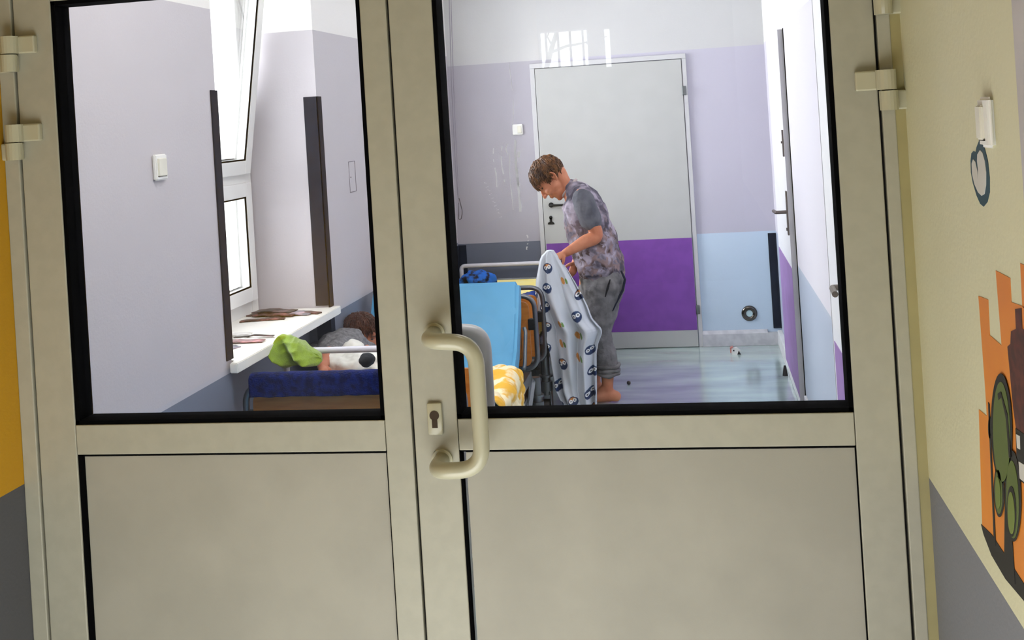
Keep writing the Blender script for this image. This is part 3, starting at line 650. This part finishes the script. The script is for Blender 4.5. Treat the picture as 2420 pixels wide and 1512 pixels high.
# pillow, sock and cloth near the lying child
lump('white_pillow', tuple(at(842, 858, 4.50)), (.15, .10, .06), M_sheet, 'white pillow in front of the lying child on the middle bed', 'pillow', (.07, .06), sm=5, extra=[(tuple(at(835, 845, 4.56)), (.07, .06, .075)), (tuple(at(900, 868, 4.5)), (.10, .08, .05))])
lump('dark_cloth', tuple(at(868, 849, 4.36)), (.036, .03, .028), mat('black_cloth', (34, 36, 42), .9), 'small black cloth on the white pillow', 'cloth', (.06, .025), vox=.004)
# lime green towel over the bed corner
b = nb()
def lobe(pts, rad): limb(b, pts, rad, [q * .55 for q in rad], 14, 5)
Yg = 4.10
prof = [(0, 642, 838, 850), (.06, 640, 812, 868), (.18, 650, 797, 878), (.34, 664, 800, 876), (.48, 680, 806, 872), (.60, 694, 812, 872), (.72, 708, 822, 872), (.84, 724, 834, 872), (.95, 740, 842, 872), (1, 747, 852, 864)]
def pf(u, k):
    for q in range(len(prof) - 1):
        if prof[q][0] <= u <= prof[q + 1][0]:
            t_ = (u - prof[q][0]) / (prof[q + 1][0] - prof[q][0]); t_ = t_ * t_ * (3 - 2 * t_) if k > 1 else t_; return prof[q][k] + t_ * (prof[q + 1][k] - prof[q][k])
    return prof[-1][k]
NU, NT = 110, 110; rows = []
for i in range(NU + 1):
    u = i / NU; T_ = at(pf(u, 1), pf(u, 2), 3.975); B_ = at(pf(u, 1), pf(u, 3), 3.975); c_ = (T_ + B_) / 2 + Vector((0, .065, 0)); hh = (T_.z - B_.z) / 2; ends = min(1, 6 * u + .15, 6 * (1 - u) + .15); ring = []
    for k in range(NT):
        a = 2 * math.pi * k / NT; rd = 1 - .22 * abs(math.sin(2.5 * a + 6.5 * u)) * ends - .10 * abs(math.sin(4.5 * a - 9 * u + 1))
        ys = .075 * ends * math.sin(a) * (rd + .5 * math.sin(11 * u + 2.2 * math.cos(a)))
        sh_ = .010 * math.sin(2 * a + 5 * u) * ends
        ring.append(b.verts.new(c_ + Vector((sh_, -abs(ys) if math.sin(a) < 0 else abs(ys), hh * math.cos(a) * (rd * .25 + .8)))))
    rows.append(ring)
for i in range(NU):
    for k in range(NT): b.faces.new([rows[i][k], rows[i][(k + 1) % NT], rows[i + 1][(k + 1) % NT], rows[i + 1][k]])
b.faces.new(rows[0][::-1]); b.faces.new(rows[-1])
o = obj('green_towel', b, M_green, smooth='all', origin=at(660, 870, Yg), label='lime green fleece towel draped over the left corner of the middle bed', cat='towel')
s = o.modifiers.new('soften', 'SMOOTH'); s.iterations = 3

# ------------------------------------------------------------------ magazines and papers on the sill
cols = [(40, 26, 28), (70, 44, 38), (24, 24, 30), (120, 122, 134), (150, 110, 116), (84, 92, 108), (206, 204, 200)]
def magazine(name, x, y, z, l, w_, ang, colr, th, lab, grp, cat='magazine'):
    b = nb(); R = Matrix.Rotation(ang, 4, 'Z'); nseg = 8; V = []
    for i in range(nseg + 1):
        t = i / nseg - .5; zz = th + .006 * math.cos(t * 3.1) * random.uniform(.3, 1.1)
        V.append([b.verts.new(Vector((x, y, z)) + R @ Vector((t * l, s * w_ / 2, h))) for s in (-1, 1) for h in (zz - th, zz)])
    for i in range(nseg):
        A, B2 = V[i], V[i + 1]
        for p, q in ((0, 1), (1, 3), (3, 2), (2, 0)): b.faces.new([A[p], A[q], B2[q], B2[p]])
    b.faces.new([V[0][k] for k in (0, 1, 3, 2)]); b.faces.new([V[-1][k] for k in (0, 2, 3, 1)])
    m = mat('print_%d_%d_%d' % colr, colr, .35, nscale=26, rgb2=(min(255, colr[0] + 90), min(255, colr[1] + 60), min(255, colr[2] + 60)), lo=.5, hi=.72)
    return obj(name, b, m, origin=(x, y, z), label=lab, cat=cat, group=grp)
G1 = 'magazines at the far end of the sill'; G2 = 'papers at the near end of the sill'
ML = [('dark magazine at the bottom of the far stack on the sill', -1.90, 4.60, .801, 0), ('dark red magazine leaning on the far stack on the sill', -1.86, 4.58, .806, 1), ('black magazine on top of the far stack on the sill', -1.88, 4.62, .812, 2), ('pale magazine poking out right of the far stack', -1.80, 4.60, .803, 3), ('thin dark magazine between far stack and sill corner', -1.74, 4.62, .801, 0), ('flat dark magazine in front of the far stack', -1.88, 4.48, .801, 1)]
for i, (lab, x, y, z, c) in enumerate(ML): magazine('magazine', x, y, z, .19 if i != 4 else .15, .075 if i < 4 else .035, random.uniform(-.35, .35), cols[c], .005, lab, G1)
PL = [('stack of thin white papers near the left end of the sill', -1.80, 4.08, .801, 6), ('dark edged paper lying across the near papers', -1.76, 4.10, .806, 2), ('red and white leaflet on the near papers', -1.77, 4.02, .803, 4), ('grey leaflet nearest the front edge of the sill', -1.80, 3.93, .801, 5), ('white paper behind the near leaflets', -1.84, 4.14, .808, 6)]
for i, (lab, x, y, z, c) in enumerate(PL): magazine('paper_sheet', x, y, z, .16 if i < 3 else .10, .05 if c != 2 else .02, random.uniform(-.5, .4), cols[c], .003, lab, G2, 'paper')

# ------------------------------------------------------------------ small things on the floor
t = empty('toy_house', (.152, 7.22, 0), 'tiny white and red toy block lying on the floor by the far wall', 'toy')
b = nb(); prism(b, [(.125, 7.20, 0), (.170, 7.20, 0), (.182, 7.20, .022), (.158, 7.20, .045), (.125, 7.20, .038)], (0, .035, 0)); obj('toy_body', b, M_white, t)
b = nb(); prism(b, [(.160, 7.199, .001), (.184, 7.199, .001), (.171, 7.199, .026)], (0, .002, 0)); box(b, .136, .144, 7.198, 7.2, .022, .032); obj('toy_opening', b, M_blackm, t)
b = nb(); prism(b, [(.117, 7.198, .012), (.124, 7.198, .012), (.126, 7.198, .042), (.136, 7.198, .046), (.134, 7.198, .052), (.117, 7.198, .044)], (0, .038, 0)); obj('toy_roof', b, mat('faded_red_plastic', (196, 120, 110), .4), t)
b = nb(); bmesh.ops.create_icosphere(b, subdivisions=3, radius=.012, matrix=Matrix.Translation((-.488, 6.48, .012)))
for v_ in b.verts: v_.co.z = max(0, v_.co.z)
obj('small_ball', b, M_blackm, smooth='all', origin=(-.488, 6.48, 0), label='tiny dark ball on the floor behind the standing person', cat='ball')

# ------------------------------------------------------------------ standing boy
def head(bm, c, f, u, s, k=1.0, ears=True):
    c = Vector(c)
    def q(a, b2, d=0): return c + f * a * k + u * b2 * k + s * d * k
    A = (f, s, u)
    ell(bm, q(-.010, .028), A, (.094 * k, .074 * k, .082 * k), 28, 20)
    ell(bm, q(.030, -.030), A, (.060 * k, .060 * k, .075 * k), 24, 18)
    ell(bm, q(.038, -.080), A, (.044 * k, .045 * k, .040 * k), 20, 14)
    ell(bm, q(.066, -.106), A, (.018 * k, .020 * k, .016 * k), 14, 10)
    ell(bm, q(.070, .030), A, (.022 * k, .050 * k, .030 * k), 16, 12)
    limb(bm, [q(.086, .002), q(.098, -.016), q(.108, -.034)], [.008 * k, .009 * k, .0105 * k], None, 10, 4)
    ell(bm, q(.098, -.036, .008), A, (.009 * k, .008 * k, .007 * k), 10, 8); ell(bm, q(.098, -.036, -.008), A, (.009 * k, .008 * k, .007 * k), 10, 8)
    ell(bm, q(.087, -.060), A, (.010 * k, .021 * k, .0055 * k), 14, 8); ell(bm, q(.085, -.071), A, (.010 * k, .018 * k, .006 * k), 14, 8)
    for d in (1, -1):
        ell(bm, q(.058, -.040, d * .032), A, (.030 * k, .024 * k, .026 * k), 14, 10)
        ell(bm, q(.074, .014, d * .028), A, (.012 * k, .020 * k, .006 * k), 12, 8)
        E0 = q(-.008, -.022, d * .070)
        limb(bm, [E0 + u * .026 * k - f * .006, E0 + u * .028 * k - f * .016 + s * d * .010, E0 + u * .006 * k - f * .022 + s * d * .012, E0 - u * .018 * k - f * .010 + s * d * .005, E0 - u * .024 * k], [.0055 * k] * 5, None, 8, 5)
        ell(bm, E0 - f * .008 + s * d * .001, (f, s, u), (.014 * k, .005 * k, .024 * k), 12, 8)
def eyes(parent, c, f, u, s, k=1.0):
    c = Vector(c)
    for d in (1, -1):
        b = nb(); ell(b, c + f * .071 * k + u * .000 + s * d * .029 * k, (f, s, u), (.009 * k, .011 * k, .006 * k), 14, 10)
        e = obj('eye', b, mat('eye_brown', (70, 48, 40), .3), parent, smooth='all')
        b = nb(); limb(b, [c + f * .088 * k + u * .018 * k + s * d * .012 * k, c + f * .087 * k + u * .022 * k + s * d * .028 * k, c + f * .076 * k + u * .017 * k + s * d * .045 * k], [.003 * k] * 3, None, 8, 4)
        obj('eyebrow', b, M_hair2, parent, smooth='all')
def hair(parent, c, f, u, s, m, k=1.0, n=900, seed=3):
    rnd = random.Random(seed); c = Vector(c); b = nb()
    ell(b, c - f * .014 * k + u * .032 * k, (f, s, u), (.099 * k, .081 * k, .086 * k), 28, 20)
    for v_ in list(b.verts):
        d = v_.co - c; a = d.dot(f) / k; h = d.dot(u) / k; sd = abs(d.dot(s)) / k
        # cut the cap back from the face, ears and nape
        if (a > .02 and h < .045 + (.02 if a < .06 else 0)) or (h < -.045) or (a > -.04 and h < .0):
            v_.co = c + (v_.co - c) * .86
    ctr = c - f * .045 * k + u * .10 * k   # whorl
    O = c - f * .014 * k + u * .032 * k
    for i in range(n):
        th = rnd.uniform(0, 2 * math.pi); ph = math.acos(rnd.uniform(-.55, 1)); dl = Vector((math.sin(ph) * math.cos(th), math.sin(ph) * math.sin(th), math.cos(ph)))
        a, sd, h = dl.x * .099, dl.y * .081, dl.z * .086
        if a > .035 and h < .012: continue
        if a > -.02 and h < -.035: continue
        if h < -.06: continue
        p = O + (f * a + s * sd + u * h) * k; nn = (f * dl.x + s * dl.y + u * dl.z).normalized()
        g_ = (p - ctr); g_ = g_ - nn * g_.dot(nn); g_ = g_.normalized() if g_.length > .004 else s
        g_ = (g_ + Vector((0, 0, -.25)) + Vector((rnd.gauss(0, .10), rnd.gauss(0, .10), rnd.gauss(0, .10)))).normalized()
        Ln = rnd.uniform(.030, .055) * k; w0 = rnd.uniform(.0022, .0042) * k; lift = rnd.uniform(.001, .005)
        tube(b, [p - nn * .003, p + g_ * Ln * .4 + nn * lift, p + g_ * Ln * .75 - nn * .001, p + g_ * Ln * .98 - nn * .006], [w0, w0 * .95, w0 * .55, w0 * .12], 5)
    return obj('hair', b, m, parent, smooth=50)
def hand(bm, wrist, palm_dir, back, side, k=1.0, curl=1.0, grip=1.0):
    """palm plus five fingers; palm_dir wrist->knuckles, back = normal of the back of the hand, side = towards the thumb"""
    w_ = Vector(wrist); d = Vector(palm_dir).normalized(); n = Vector(back).normalized(); s = Vector(side); s = (s - d * s.dot(d)).normalized(); n = d.cross(s) * (1 if d.cross(s).dot(n) > 0 else -1)
    limb(bm, [w_, w_ + d * .035 * k, w_ + d * .062 * k], [.019 * k, .026 * k, .027 * k], None, 12, 4)
    for i, (o_, l_) in enumerate(((.024, .060), (.008, .068), (-.008, .062), (-.023, .048))):
        base = w_ + d * .066 * k + s * o_ * k; a1, a2, a3 = .45 * curl + .05 * i, 1.25 * curl, 1.9 * curl
        p1 = base + (d * math.cos(a1) - n * math.sin(a1)) * l_ * .45 * k; p2 = p1 + (d * math.cos(a2) - n * math.sin(a2)) * l_ * .33 * k; p3 = p2 + (d * math.cos(a3) - n * math.sin(a3)) * l_ * .26 * k
        limb(bm, [base - d * .012, base, p1, p2, p3], [.0085 * k, .0088 * k, .008 * k, .0072 * k, .006 * k], None, 10, 4)
    tb = w_ + d * .018 * k + s * .020 * k
    limb(bm, [tb, tb + (d * .6 + s * .8 - n * .3).normalized() * .026 * k, tb + (d * .8 + s * .6 - n * .7).normalized() * .048 * k, tb + (d * 1.0 + s * .25 - n * .9).normalized() * .066 * k], [.012 * k, .0105 * k, .009 * k, .007 * k], None, 10, 4)
boy = empty('person', (-.55, 6.14, 0), 'barefoot child in printed tee and grey joggers bending to hold a blanket', 'person')
pit = math.radians(56)
f_ = Vector((-math.cos(pit), -.12, -math.sin(pit))).normalized(); u_ = Vector((-math.sin(pit), 0, math.cos(pit))); u_ = (u_ - f_ * u_.dot(f_)).normalized(); s_ = u_.cross(f_)
HC = at(1299, 419, 6.12)
b = nb(); head(b, HC, f_, u_, s_)
limb(b, [HC - f_ * .045 - u_ * .03, at(1336, 438, 6.13), at(1362, 458, 6.14)], [.046, .044, .058], [.05, .05, .09])
# trunk under the clothes
limb(b, [at(1362, 460, 6.14), at(1378, 500, 6.14), at(1395, 550, 6.14), at(1412, 605, 6.14), at(1424, 655, 6.14)], [.07, .09, .092, .095, .10], [.12, .13, .12, .12, .13])
nl = [at(1428, 672, 6.10), at(1420, 725, 6.10), at(1414, 782, 6.10), at(1428, 840, 6.10)]; ankle = at(1436, 915, 6.10)
limb(b, nl + [at(1435, 878, 6.10), ankle, ankle + Vector((.005, 0, -.045))], [.085, .07, .05, .05, .038, .031, .034])
fl_ = [v_ + Vector((-.07, .16, 0)) for v_ in nl]; ank2 = ankle + Vector((-.085, .16, 0))
limb(b, fl_ + [at(1435, 878, 6.10) + Vector((-.08, .16, 0)), ank2, ank2 + Vector((.005, 0, -.045))], [.085, .07, .05, .05, .038, .031, .034])
for an in (ankle, ank2):
    x, y = an.x, an.y
    limb(b, [(x + .042, y, .033), (x + .0, y - .002, .042), (x - .06, y - .006, .034), (x - .115, y - .01, .024)], [.030, .036, .029, .018], [.028, .033, .038, .036])
    limb(b, [(x + .0, y, .085), (x - .045, y, .055), (x - .09, y, .03)], [.03, .024, .016])
    for i, (o_, l_) in enumerate(((.026, .046), (.012, .038), (.0, .034), (-.012, .030), (-.023, .024))):
        limb(b, [(x - .115, y - o_, .018), (x - .125 - l_ * .6, y - o_, .014), (x - .130 - l_, y - o_, .010)], [.012, .0105 if i else .013, .008], None, 10, 4)
# near arm
sh = at(1374, 462, 6.0); el_ = at(1409, 556, 5.97); wr = at(1336, 598, 5.90)
limb(b, [sh, sh.lerp(el_, .5), el_, el_.lerp(wr, .35), wr.lerp(el_, .2), wr], [.040, .042, .037, .037, .027, .0225], [.040, .042, .036, .034, .027, .025])
hand(b, wr, at(1312, 612, 5.88) - wr, (-.3, -.5, .8), (-.4, -.5, -.4), .86, 1.0)
# far arm
sh2 = at(1362, 470, 6.30); el2 = at(1392, 565, 6.32); wr2 = at(1360, 622, 6.14)
limb(b, [sh2, sh2.lerp(el2, .5), el2, el2.lerp(wr2, .35), wr2], [.045, .04, .036, .034, .024])
hand(b, wr2, at(1352, 645, 6.10) - wr2, (.8, -.3, .3), (-.3, -.6, .5), .86, 1.0)
body = obj('body', b, M_skin, boy); remesh(body, .0042, 3)
eyes(body, HC, f_, u_, s_); hair(boy, HC, f_, u_, s_, M_hair, 1.0, 1700)
# t-shirt
def tee_mat():
    m = bpy.data.materials.new('printed_tee'); m.use_nodes = True; nt = m.node_tree; bs = nt.nodes['Principled BSDF']
    tc = nt.nodes.new('ShaderNodeTexCoord')
    def nz(sc, det, off):
        mp = nt.nodes.new('ShaderNodeMapping'); mp.inputs['Location'].default_value = off; nt.links.new(tc.outputs['Object'], mp.inputs[0])
        n_ = nt.nodes.new('ShaderNodeTexNoise'); n_.inputs['Scale'].default_value = sc; n_.inputs['Detail'].default_value = det; n_.inputs['Distortion'].default_value = .8; nt.links.new(mp.outputs[0], n_.inputs['Vector']); return n_
    n1, n2, n3 = nz(9, 6, (0, 0, 0)), nz(24, 8, (3, 1, 2)), nz(13, 5, (7, 5, 1))
    def rp(n_, a, b2, p0, p1):
        r_ = nt.nodes.new('ShaderNodeValToRGB'); r_.color_ramp.elements[0].color = L4(a); r_.color_ramp.elements[1].color = L4(b2); r_.color_ramp.elements[0].position = p0; r_.color_ramp.elements[1].position = p1; nt.links.new(n_.outputs['Fac'], r_.inputs[0]); return r_
    r1 = rp(n1, (78, 74, 88), (170, 160, 176), .42, .6); r2 = rp(n3, (66, 50, 48), (150, 128, 130), .38, .6); r3 = rp(n2, (0, 0, 0), (255, 255, 255), .47, .56)
    mx = nt.nodes.new('ShaderNodeMix'); mx.data_type = 'RGBA'; nt.links.new(r3.outputs[0], mx.inputs['Factor']); nt.links.new(r1.outputs[0], mx.inputs['A']); nt.links.new(r2.outputs[0], mx.inputs['B'])
    sp = nt.nodes.new('ShaderNodeSeparateXYZ'); nt.links.new(tc.outputs['Object'], sp.inputs[0]); mr = nt.nodes.new('ShaderNodeMapRange'); mr.inputs[1].default_value = 1.12; mr.inputs[2].default_value = .92; nt.links.new(sp.outputs['Z'], mr.inputs[0])
    mx2 = nt.nodes.new('ShaderNodeMix'); mx2.data_type = 'RGBA'; nt.links.new(mr.outputs[0], mx2.inputs['Factor']); nt.links.new(r1.outputs[0], mx2.inputs['A']); nt.links.new(mx.outputs['Result'], mx2.inputs['B'])
    nt.links.new(mx2.outputs['Result'], bs.inputs['Base Color']); bs.inputs['Roughness'].default_value = .9; return m
b = nb()
limb(b, [at(1350, 446, 6.14), at(1366, 465, 6.14), at(1381, 500, 6.14), at(1396, 548, 6.14), at(1410, 598, 6.14), at(1422, 634, 6.14)], [.052, .092, .120, .130, .136, .130], [.07, .145, .168, .165, .165, .16], 28)
limb(b, [at(1352, 452, 6.14), at(1366, 456, 6.06), sh + Vector((.0, .03, .004))], [.058, .060, .056], None, 20)
limb(b, [at(1352, 452, 6.14), at(1360, 458, 6.22), sh2 + Vector((.0, -.03, .004))], [.058, .060, .056], None, 20)
tee = obj('tee_shirt', b, tee_mat(), boy); remesh(tee, .007, 6); wrinkle(tee, .075, .038, 'tee_folds'); s = tee.modifiers.new('soften', 'SMOOTH'); s.iterations = 2
for (a, e, nm) in ((sh, el_, 1), (sh2, el2, 2)):
    b = nb(); t1 = a.lerp(e, .62)
    limb(b, [a.lerp(e, .10) + Vector((0, .012, 0)), a.lerp(e, .35), t1], [.060, .064, .062], [.072, .062, .058], 22)
    sl = obj('sleeve', b, M_sleeve, tee); remesh(sl, .007, 4); wrinkle(sl, .06, .014, 'sleeve_folds%d' % nm)
b = nb(); cpt = []
nc = at(1345, 445, 6.14); ax = (at(1362, 462, 6.14) - at(1330, 436, 6.14)).normalized(); e1 = Vector((0, 1, 0)); e2 = ax.cross(e1).normalized()
tube(b, [nc + (e1 * math.cos(a) * .062 + e2 * math.sin(a) * .062) for a in [2 * math.pi * k / 28 for k in range(28)]], .008, 8, closed=True)
obj('collar', b, mat('tee_collar', (190, 176, 176), .9), tee, smooth='all')
# joggers
b = nb()
limb(b, [at(1419, 630, 6.14), at(1424, 650, 6.14), at(1428, 672, 6.14)], [.118, .126, .118], [.15, .155, .15], 26)
cuffz = at(1437, 868, 6.10)
limb(b, [at(1429, 668, 6.08), at(1421, 722, 6.10), at(1413, 775, 6.10), at(1424, 828, 6.10), cuffz], [.110, .098, .078, .072, .060], None, 22)
limb(b, [at(1429, 668, 6.2)] + [v_ + Vector((-.07, .16, 0)) for v_ in (at(1421, 722, 6.10), at(1413, 775, 6.10), at(1424, 828, 6.10), cuffz)], [.110, .098, .078, .072, .060], None, 22)
jg = obj('joggers', b, M_joggers, boy); remesh(jg, .007, 5); wrinkle(jg, .07, .030, 'jogger_folds'); s = jg.modifiers.new('soften', 'SMOOTH'); s.iterations = 2
for c_, y_ in ((cuffz, 0), (cuffz + Vector((-.075, .16, 0)), 1)):
    for dz in (.012, -.012, -.034):
        b = nb(); cc = c_ + Vector((.0, 0, dz)); rr = .062 - (.012 - dz) * .12
        tube(b, [cc + Vector((math.cos(a) * rr, math.sin(a) * rr * .95, .004 * math.sin(3 * a + dz * 90))) for a in [2 * math.pi * k / 26 for k in range(26)]], .0105, 8, closed=True)
        obj('cuff_fold', b, M_joggers, jg, smooth='all')
# pocket, side stripe and cord
b = nb(); tube(b, [at(1442, 660, 5.965), at(1436, 680, 5.958), at(1430, 702, 5.96)], [.003, .007, .003], 8); obj('pocket_opening', b, mat('pocket_dark', (24, 24, 28), .9), jg)
b = nb(); pts = [at(1468, 640, 6.02), at(1477, 660, 6.03), at(1472, 685, 6.03), at(1458, 712, 6.03), at(1448, 735, 6.03)]; tube(b, pts, [.005, .007, .007, .006, .003], 8); obj('side_piping', b, mat('navy_piping', (30, 34, 52), .9), jg)

# ------------------------------------------------------------------ owl print blanket held by the boy
tab = [(592, 1291, 1309), (598, 1281, 1318), (612, 1275, 1326), (635, 1271, 1342), (660, 1266, 1357), (690, 1264, 1373), (720, 1270, 1388), (750, 1283, 1399), (772, 1288, 1420), (785, 1291, 1421), (805, 1297, 1413), (830, 1303, 1409), (870, 1309, 1410), (910, 1315, 1411), (940, 1330, 1411), (962, 1352, 1411), (974, 1378, 1409), (980, 1392, 1404)]
def tabi(y):
    for i in range(len(tab) - 1):
        if tab[i][0] <= y <= tab[i + 1][0]:
            t = (y - tab[i][0]) / (tab[i + 1][0] - tab[i][0]); return tab[i][1] + t * (tab[i + 1][1] - tab[i][1]), tab[i][2] + t * (tab[i + 1][2] - tab[i][2])
    return tab[-1][1:]
b = nb(); NR, NA = 330, 300; rows = []
for i in range(NR + 1):
    py = 592 + (980 - 592) * i / NR; l_, r_ = tabi(py); l0, r0 = tabi(max(592, py - 6)); l_, r_ = (l_ + l0) / 2, (r_ + r0) / 2
    t = i / NR; Yc = 5.875 - .0 * t; A = at(l_, py, Yc); B2 = at(r_, py, Yc); c_ = (A + B2) / 2; hw = (B2 - A) / 2; hd = .035 + .05 * min(1, t * 3)
    if t > .93: hd *= max(.25, 1 - (t - .93) * 9)
    ring = []
    for k in range(NA):
        a = 2 * math.pi * k / NA; am = min(1, t * 2.2)
        fold =   .040 * (1 - 2 * abs(math.sin(3.5 * a + 1.4 * t + .8))) + .012 * math.sin(11 * a - 4.0 * t) + .02 * noise.noise(Vector((math.cos(a) * 1.6, math.sin(a) * 1.6, t * 5)))
        d = 1 + am * .10 * math.sin(5 * a + 2.2 * t)
        p = c_ + hw * math.cos(a) * (1 + am * .03 * math.sin(7 * a + 4 * t)) + Vector((0, math.sin(a) * hd * d + fold * am * (1 if abs(math.sin(a)) > .2 else abs(math.sin(a)) * 5), 0))
        p.z += .004 * noise.noise(Vector((p.x * 30, p.y * 30, p.z * 14))) * am; p.y += .010 * noise.noise(Vector((p.x * 16, 2, p.z * 12))) * am
        p.z = max(.006, p.z); ring.append(b.verts.new(p))
    rows.append(ring)
for i in range(NR):
    for k in range(NA): b.faces.new([rows[i][k], rows[i][(k + 1) % NA], rows[i + 1][(k + 1) % NA], rows[i + 1][k]])
b.faces.new(rows[0][::-1]); b.faces.new(rows[-1])
def owl(x, z):
    """print motif colour at metres (x, z); x runs round the cloth"""
    X_, Z_ = x * .94 + z * .34, z * .94 - x * .34
    ch, cw = .098, .092; row = math.floor(Z_ / ch); xx = X_ + (row % 2) * cw / 2; colm = math.floor(xx / cw)
    rnd = random.Random(row * 97 + colm * 13); jx, jz = rnd.uniform(-.012, .012), rnd.uniform(-.01, .01); kind = rnd.random(); sc = rnd.uniform(1.15, 1.5)
    u = (xx - (colm + .5) * cw - jx) / sc; v = (Z_ - (row + .5) * ch - jz) / sc
    base = (206, 211, 220)
    if kind < .72:
        r_ = math.hypot(u, v * .95)
        for e in (-1, 1):
            d = math.hypot(u - e * .0085, v - .004)
            if d < .003: return (16, 20, 36)
            if d < .0078: return (236, 238, 240)
        if r_ < .021:
            if kind < .3: return (34, 54, 96) if (u < 0 or v < -.004) else (40, 70, 110)
            return (34, 54, 96) if r_ > .0175 else ((196, 128, 62) if v > .003 else (46, 60, 92))
    elif kind < .92:
        if (u / .007) ** 2 + (v / .016) ** 2 < 1: return (206, 142, 78)
        if ((u - .013) / .005) ** 2 + ((v + .006) / .012) ** 2 < 1: return (112, 150, 84)
    elif kind < .98:
        if abs(u + v * .5) < .0025 and abs(v) < .022: return (96, 120, 142)
    return base
o = obj('printed_blanket', b, None.__class__ and M_white, smooth='all', origin=tuple(Vector((-.75, 5.9, 0))), label='white blanket printed with owls hanging from the hands of the standing child', cat='blanket')
me = o.data; ca = me.color_attributes.new('print', 'FLOAT_COLOR', 'POINT')
for v_ in me.vertices:
    p = v_.co + o.location; c3 = owl(p.x, p.z) if p.y < 5.93 else owl(p.x + .4, p.z); q = L4(c3)
    ca.data[v_.index].color = q
m = bpy.data.materials.new('owl_print'); m.use_nodes = True; nt = m.node_tree; at_ = nt.nodes.new('ShaderNodeAttribute'); at_.attribute_name = 'print'
nt.links.new(at_.outputs['Color'], nt.nodes['Principled BSDF'].inputs['Base Color']); nt.nodes['Principled BSDF'].inputs['Roughness'].default_value = .85
me.materials.clear(); me.materials.append(m)

# ------------------------------------------------------------------ child lying on the middle bed
ch = empty('person', (-1.55, 4.75, .44), 'dark haired child in grey top lying on the middle bed, seen past the white rail', 'person')
f2 = Vector((.93, -.10, -.28)).normalized(); u2 = Vector((.22, 0, 1)); u2 = (u2 - f2 * u2.dot(f2)).normalized(); s2 = u2.cross(f2)
HC2 = at(856, 790, 4.98)
b = nb(); head(b, HC2, f2, u2, s2, .84)
P = lambda x, y, Y: at(x, y, Y)
limb(b, [HC2 - u2 * .05, P(855, 830, 4.95), P(838, 838, 4.88)], [.04, .04, .06])
limb(b, [P(845, 838, 4.86), P(815, 855, 4.74), P(795, 868, 4.60)], [.07, .08, .07])
limb(b, [P(790, 868, 4.60), P(780, 900, 4.42), P(785, 925, 4.30)], [.05, .04, .03])
limb(b, [P(825, 866, 4.60), P(815, 900, 4.42), P(815, 925, 4.30)], [.05, .04, .03])
limb(b, [P(810, 820, 4.72), P(775, 838, 4.54), P(768, 852, 4.46), P(762, 866, 4.38)], [.035, .032, .03, .022])
hand(b, P(762, 866, 4.38), (0.3, -.8, -.3), (0, 0, 1), (1, 0, 0), .7, .6)
limb(b, [P(860, 830, 4.80), P(880, 845, 4.70), P(905, 850, 4.62)], [.035, .03, .02])
hand(b, P(905, 850, 4.62), (0.9, -.3, -.1), (0, 0, 1), (0, 1, 0), .7, .6)
bd = obj('body', b, M_skin, ch); remesh(bd, .0045, 3)
eyes(bd, HC2, f2, u2, s2, .84); hair(ch, HC2, f2, u2, s2, M_hair2, .86, 1300, 9)
b = nb()
limb(b, [P(872, 826, 4.88), P(835, 822, 4.84), P(808, 822, 4.74), P(785, 838, 4.64), P(778, 852, 4.56)], [.040, .085, .072, .058, .05], [.05, .09, .10, .08, .07], 22)
limb(b, [P(838, 815, 4.78), P(806, 818, 4.68), P(782, 832, 4.58)], [.05, .045, .04], None, 16)
sw = obj('grey_top', b, M_sweat, ch); remesh(sw, .006, 5); wrinkle(sw, .06, .03, 'top_folds')
lump('grey_cloth', tuple(at(738, 840, 4.62)), (.05, .10, .045), mat('grey_cloth', (120, 118, 122), .9, nscale=14, rgb2=(80, 78, 84)), 'crumpled grey cloth at the wall side of the middle bed', 'cloth', (.05, .05), extra=[(tuple(at(752, 824, 4.75)), (.045, .07, .03))])
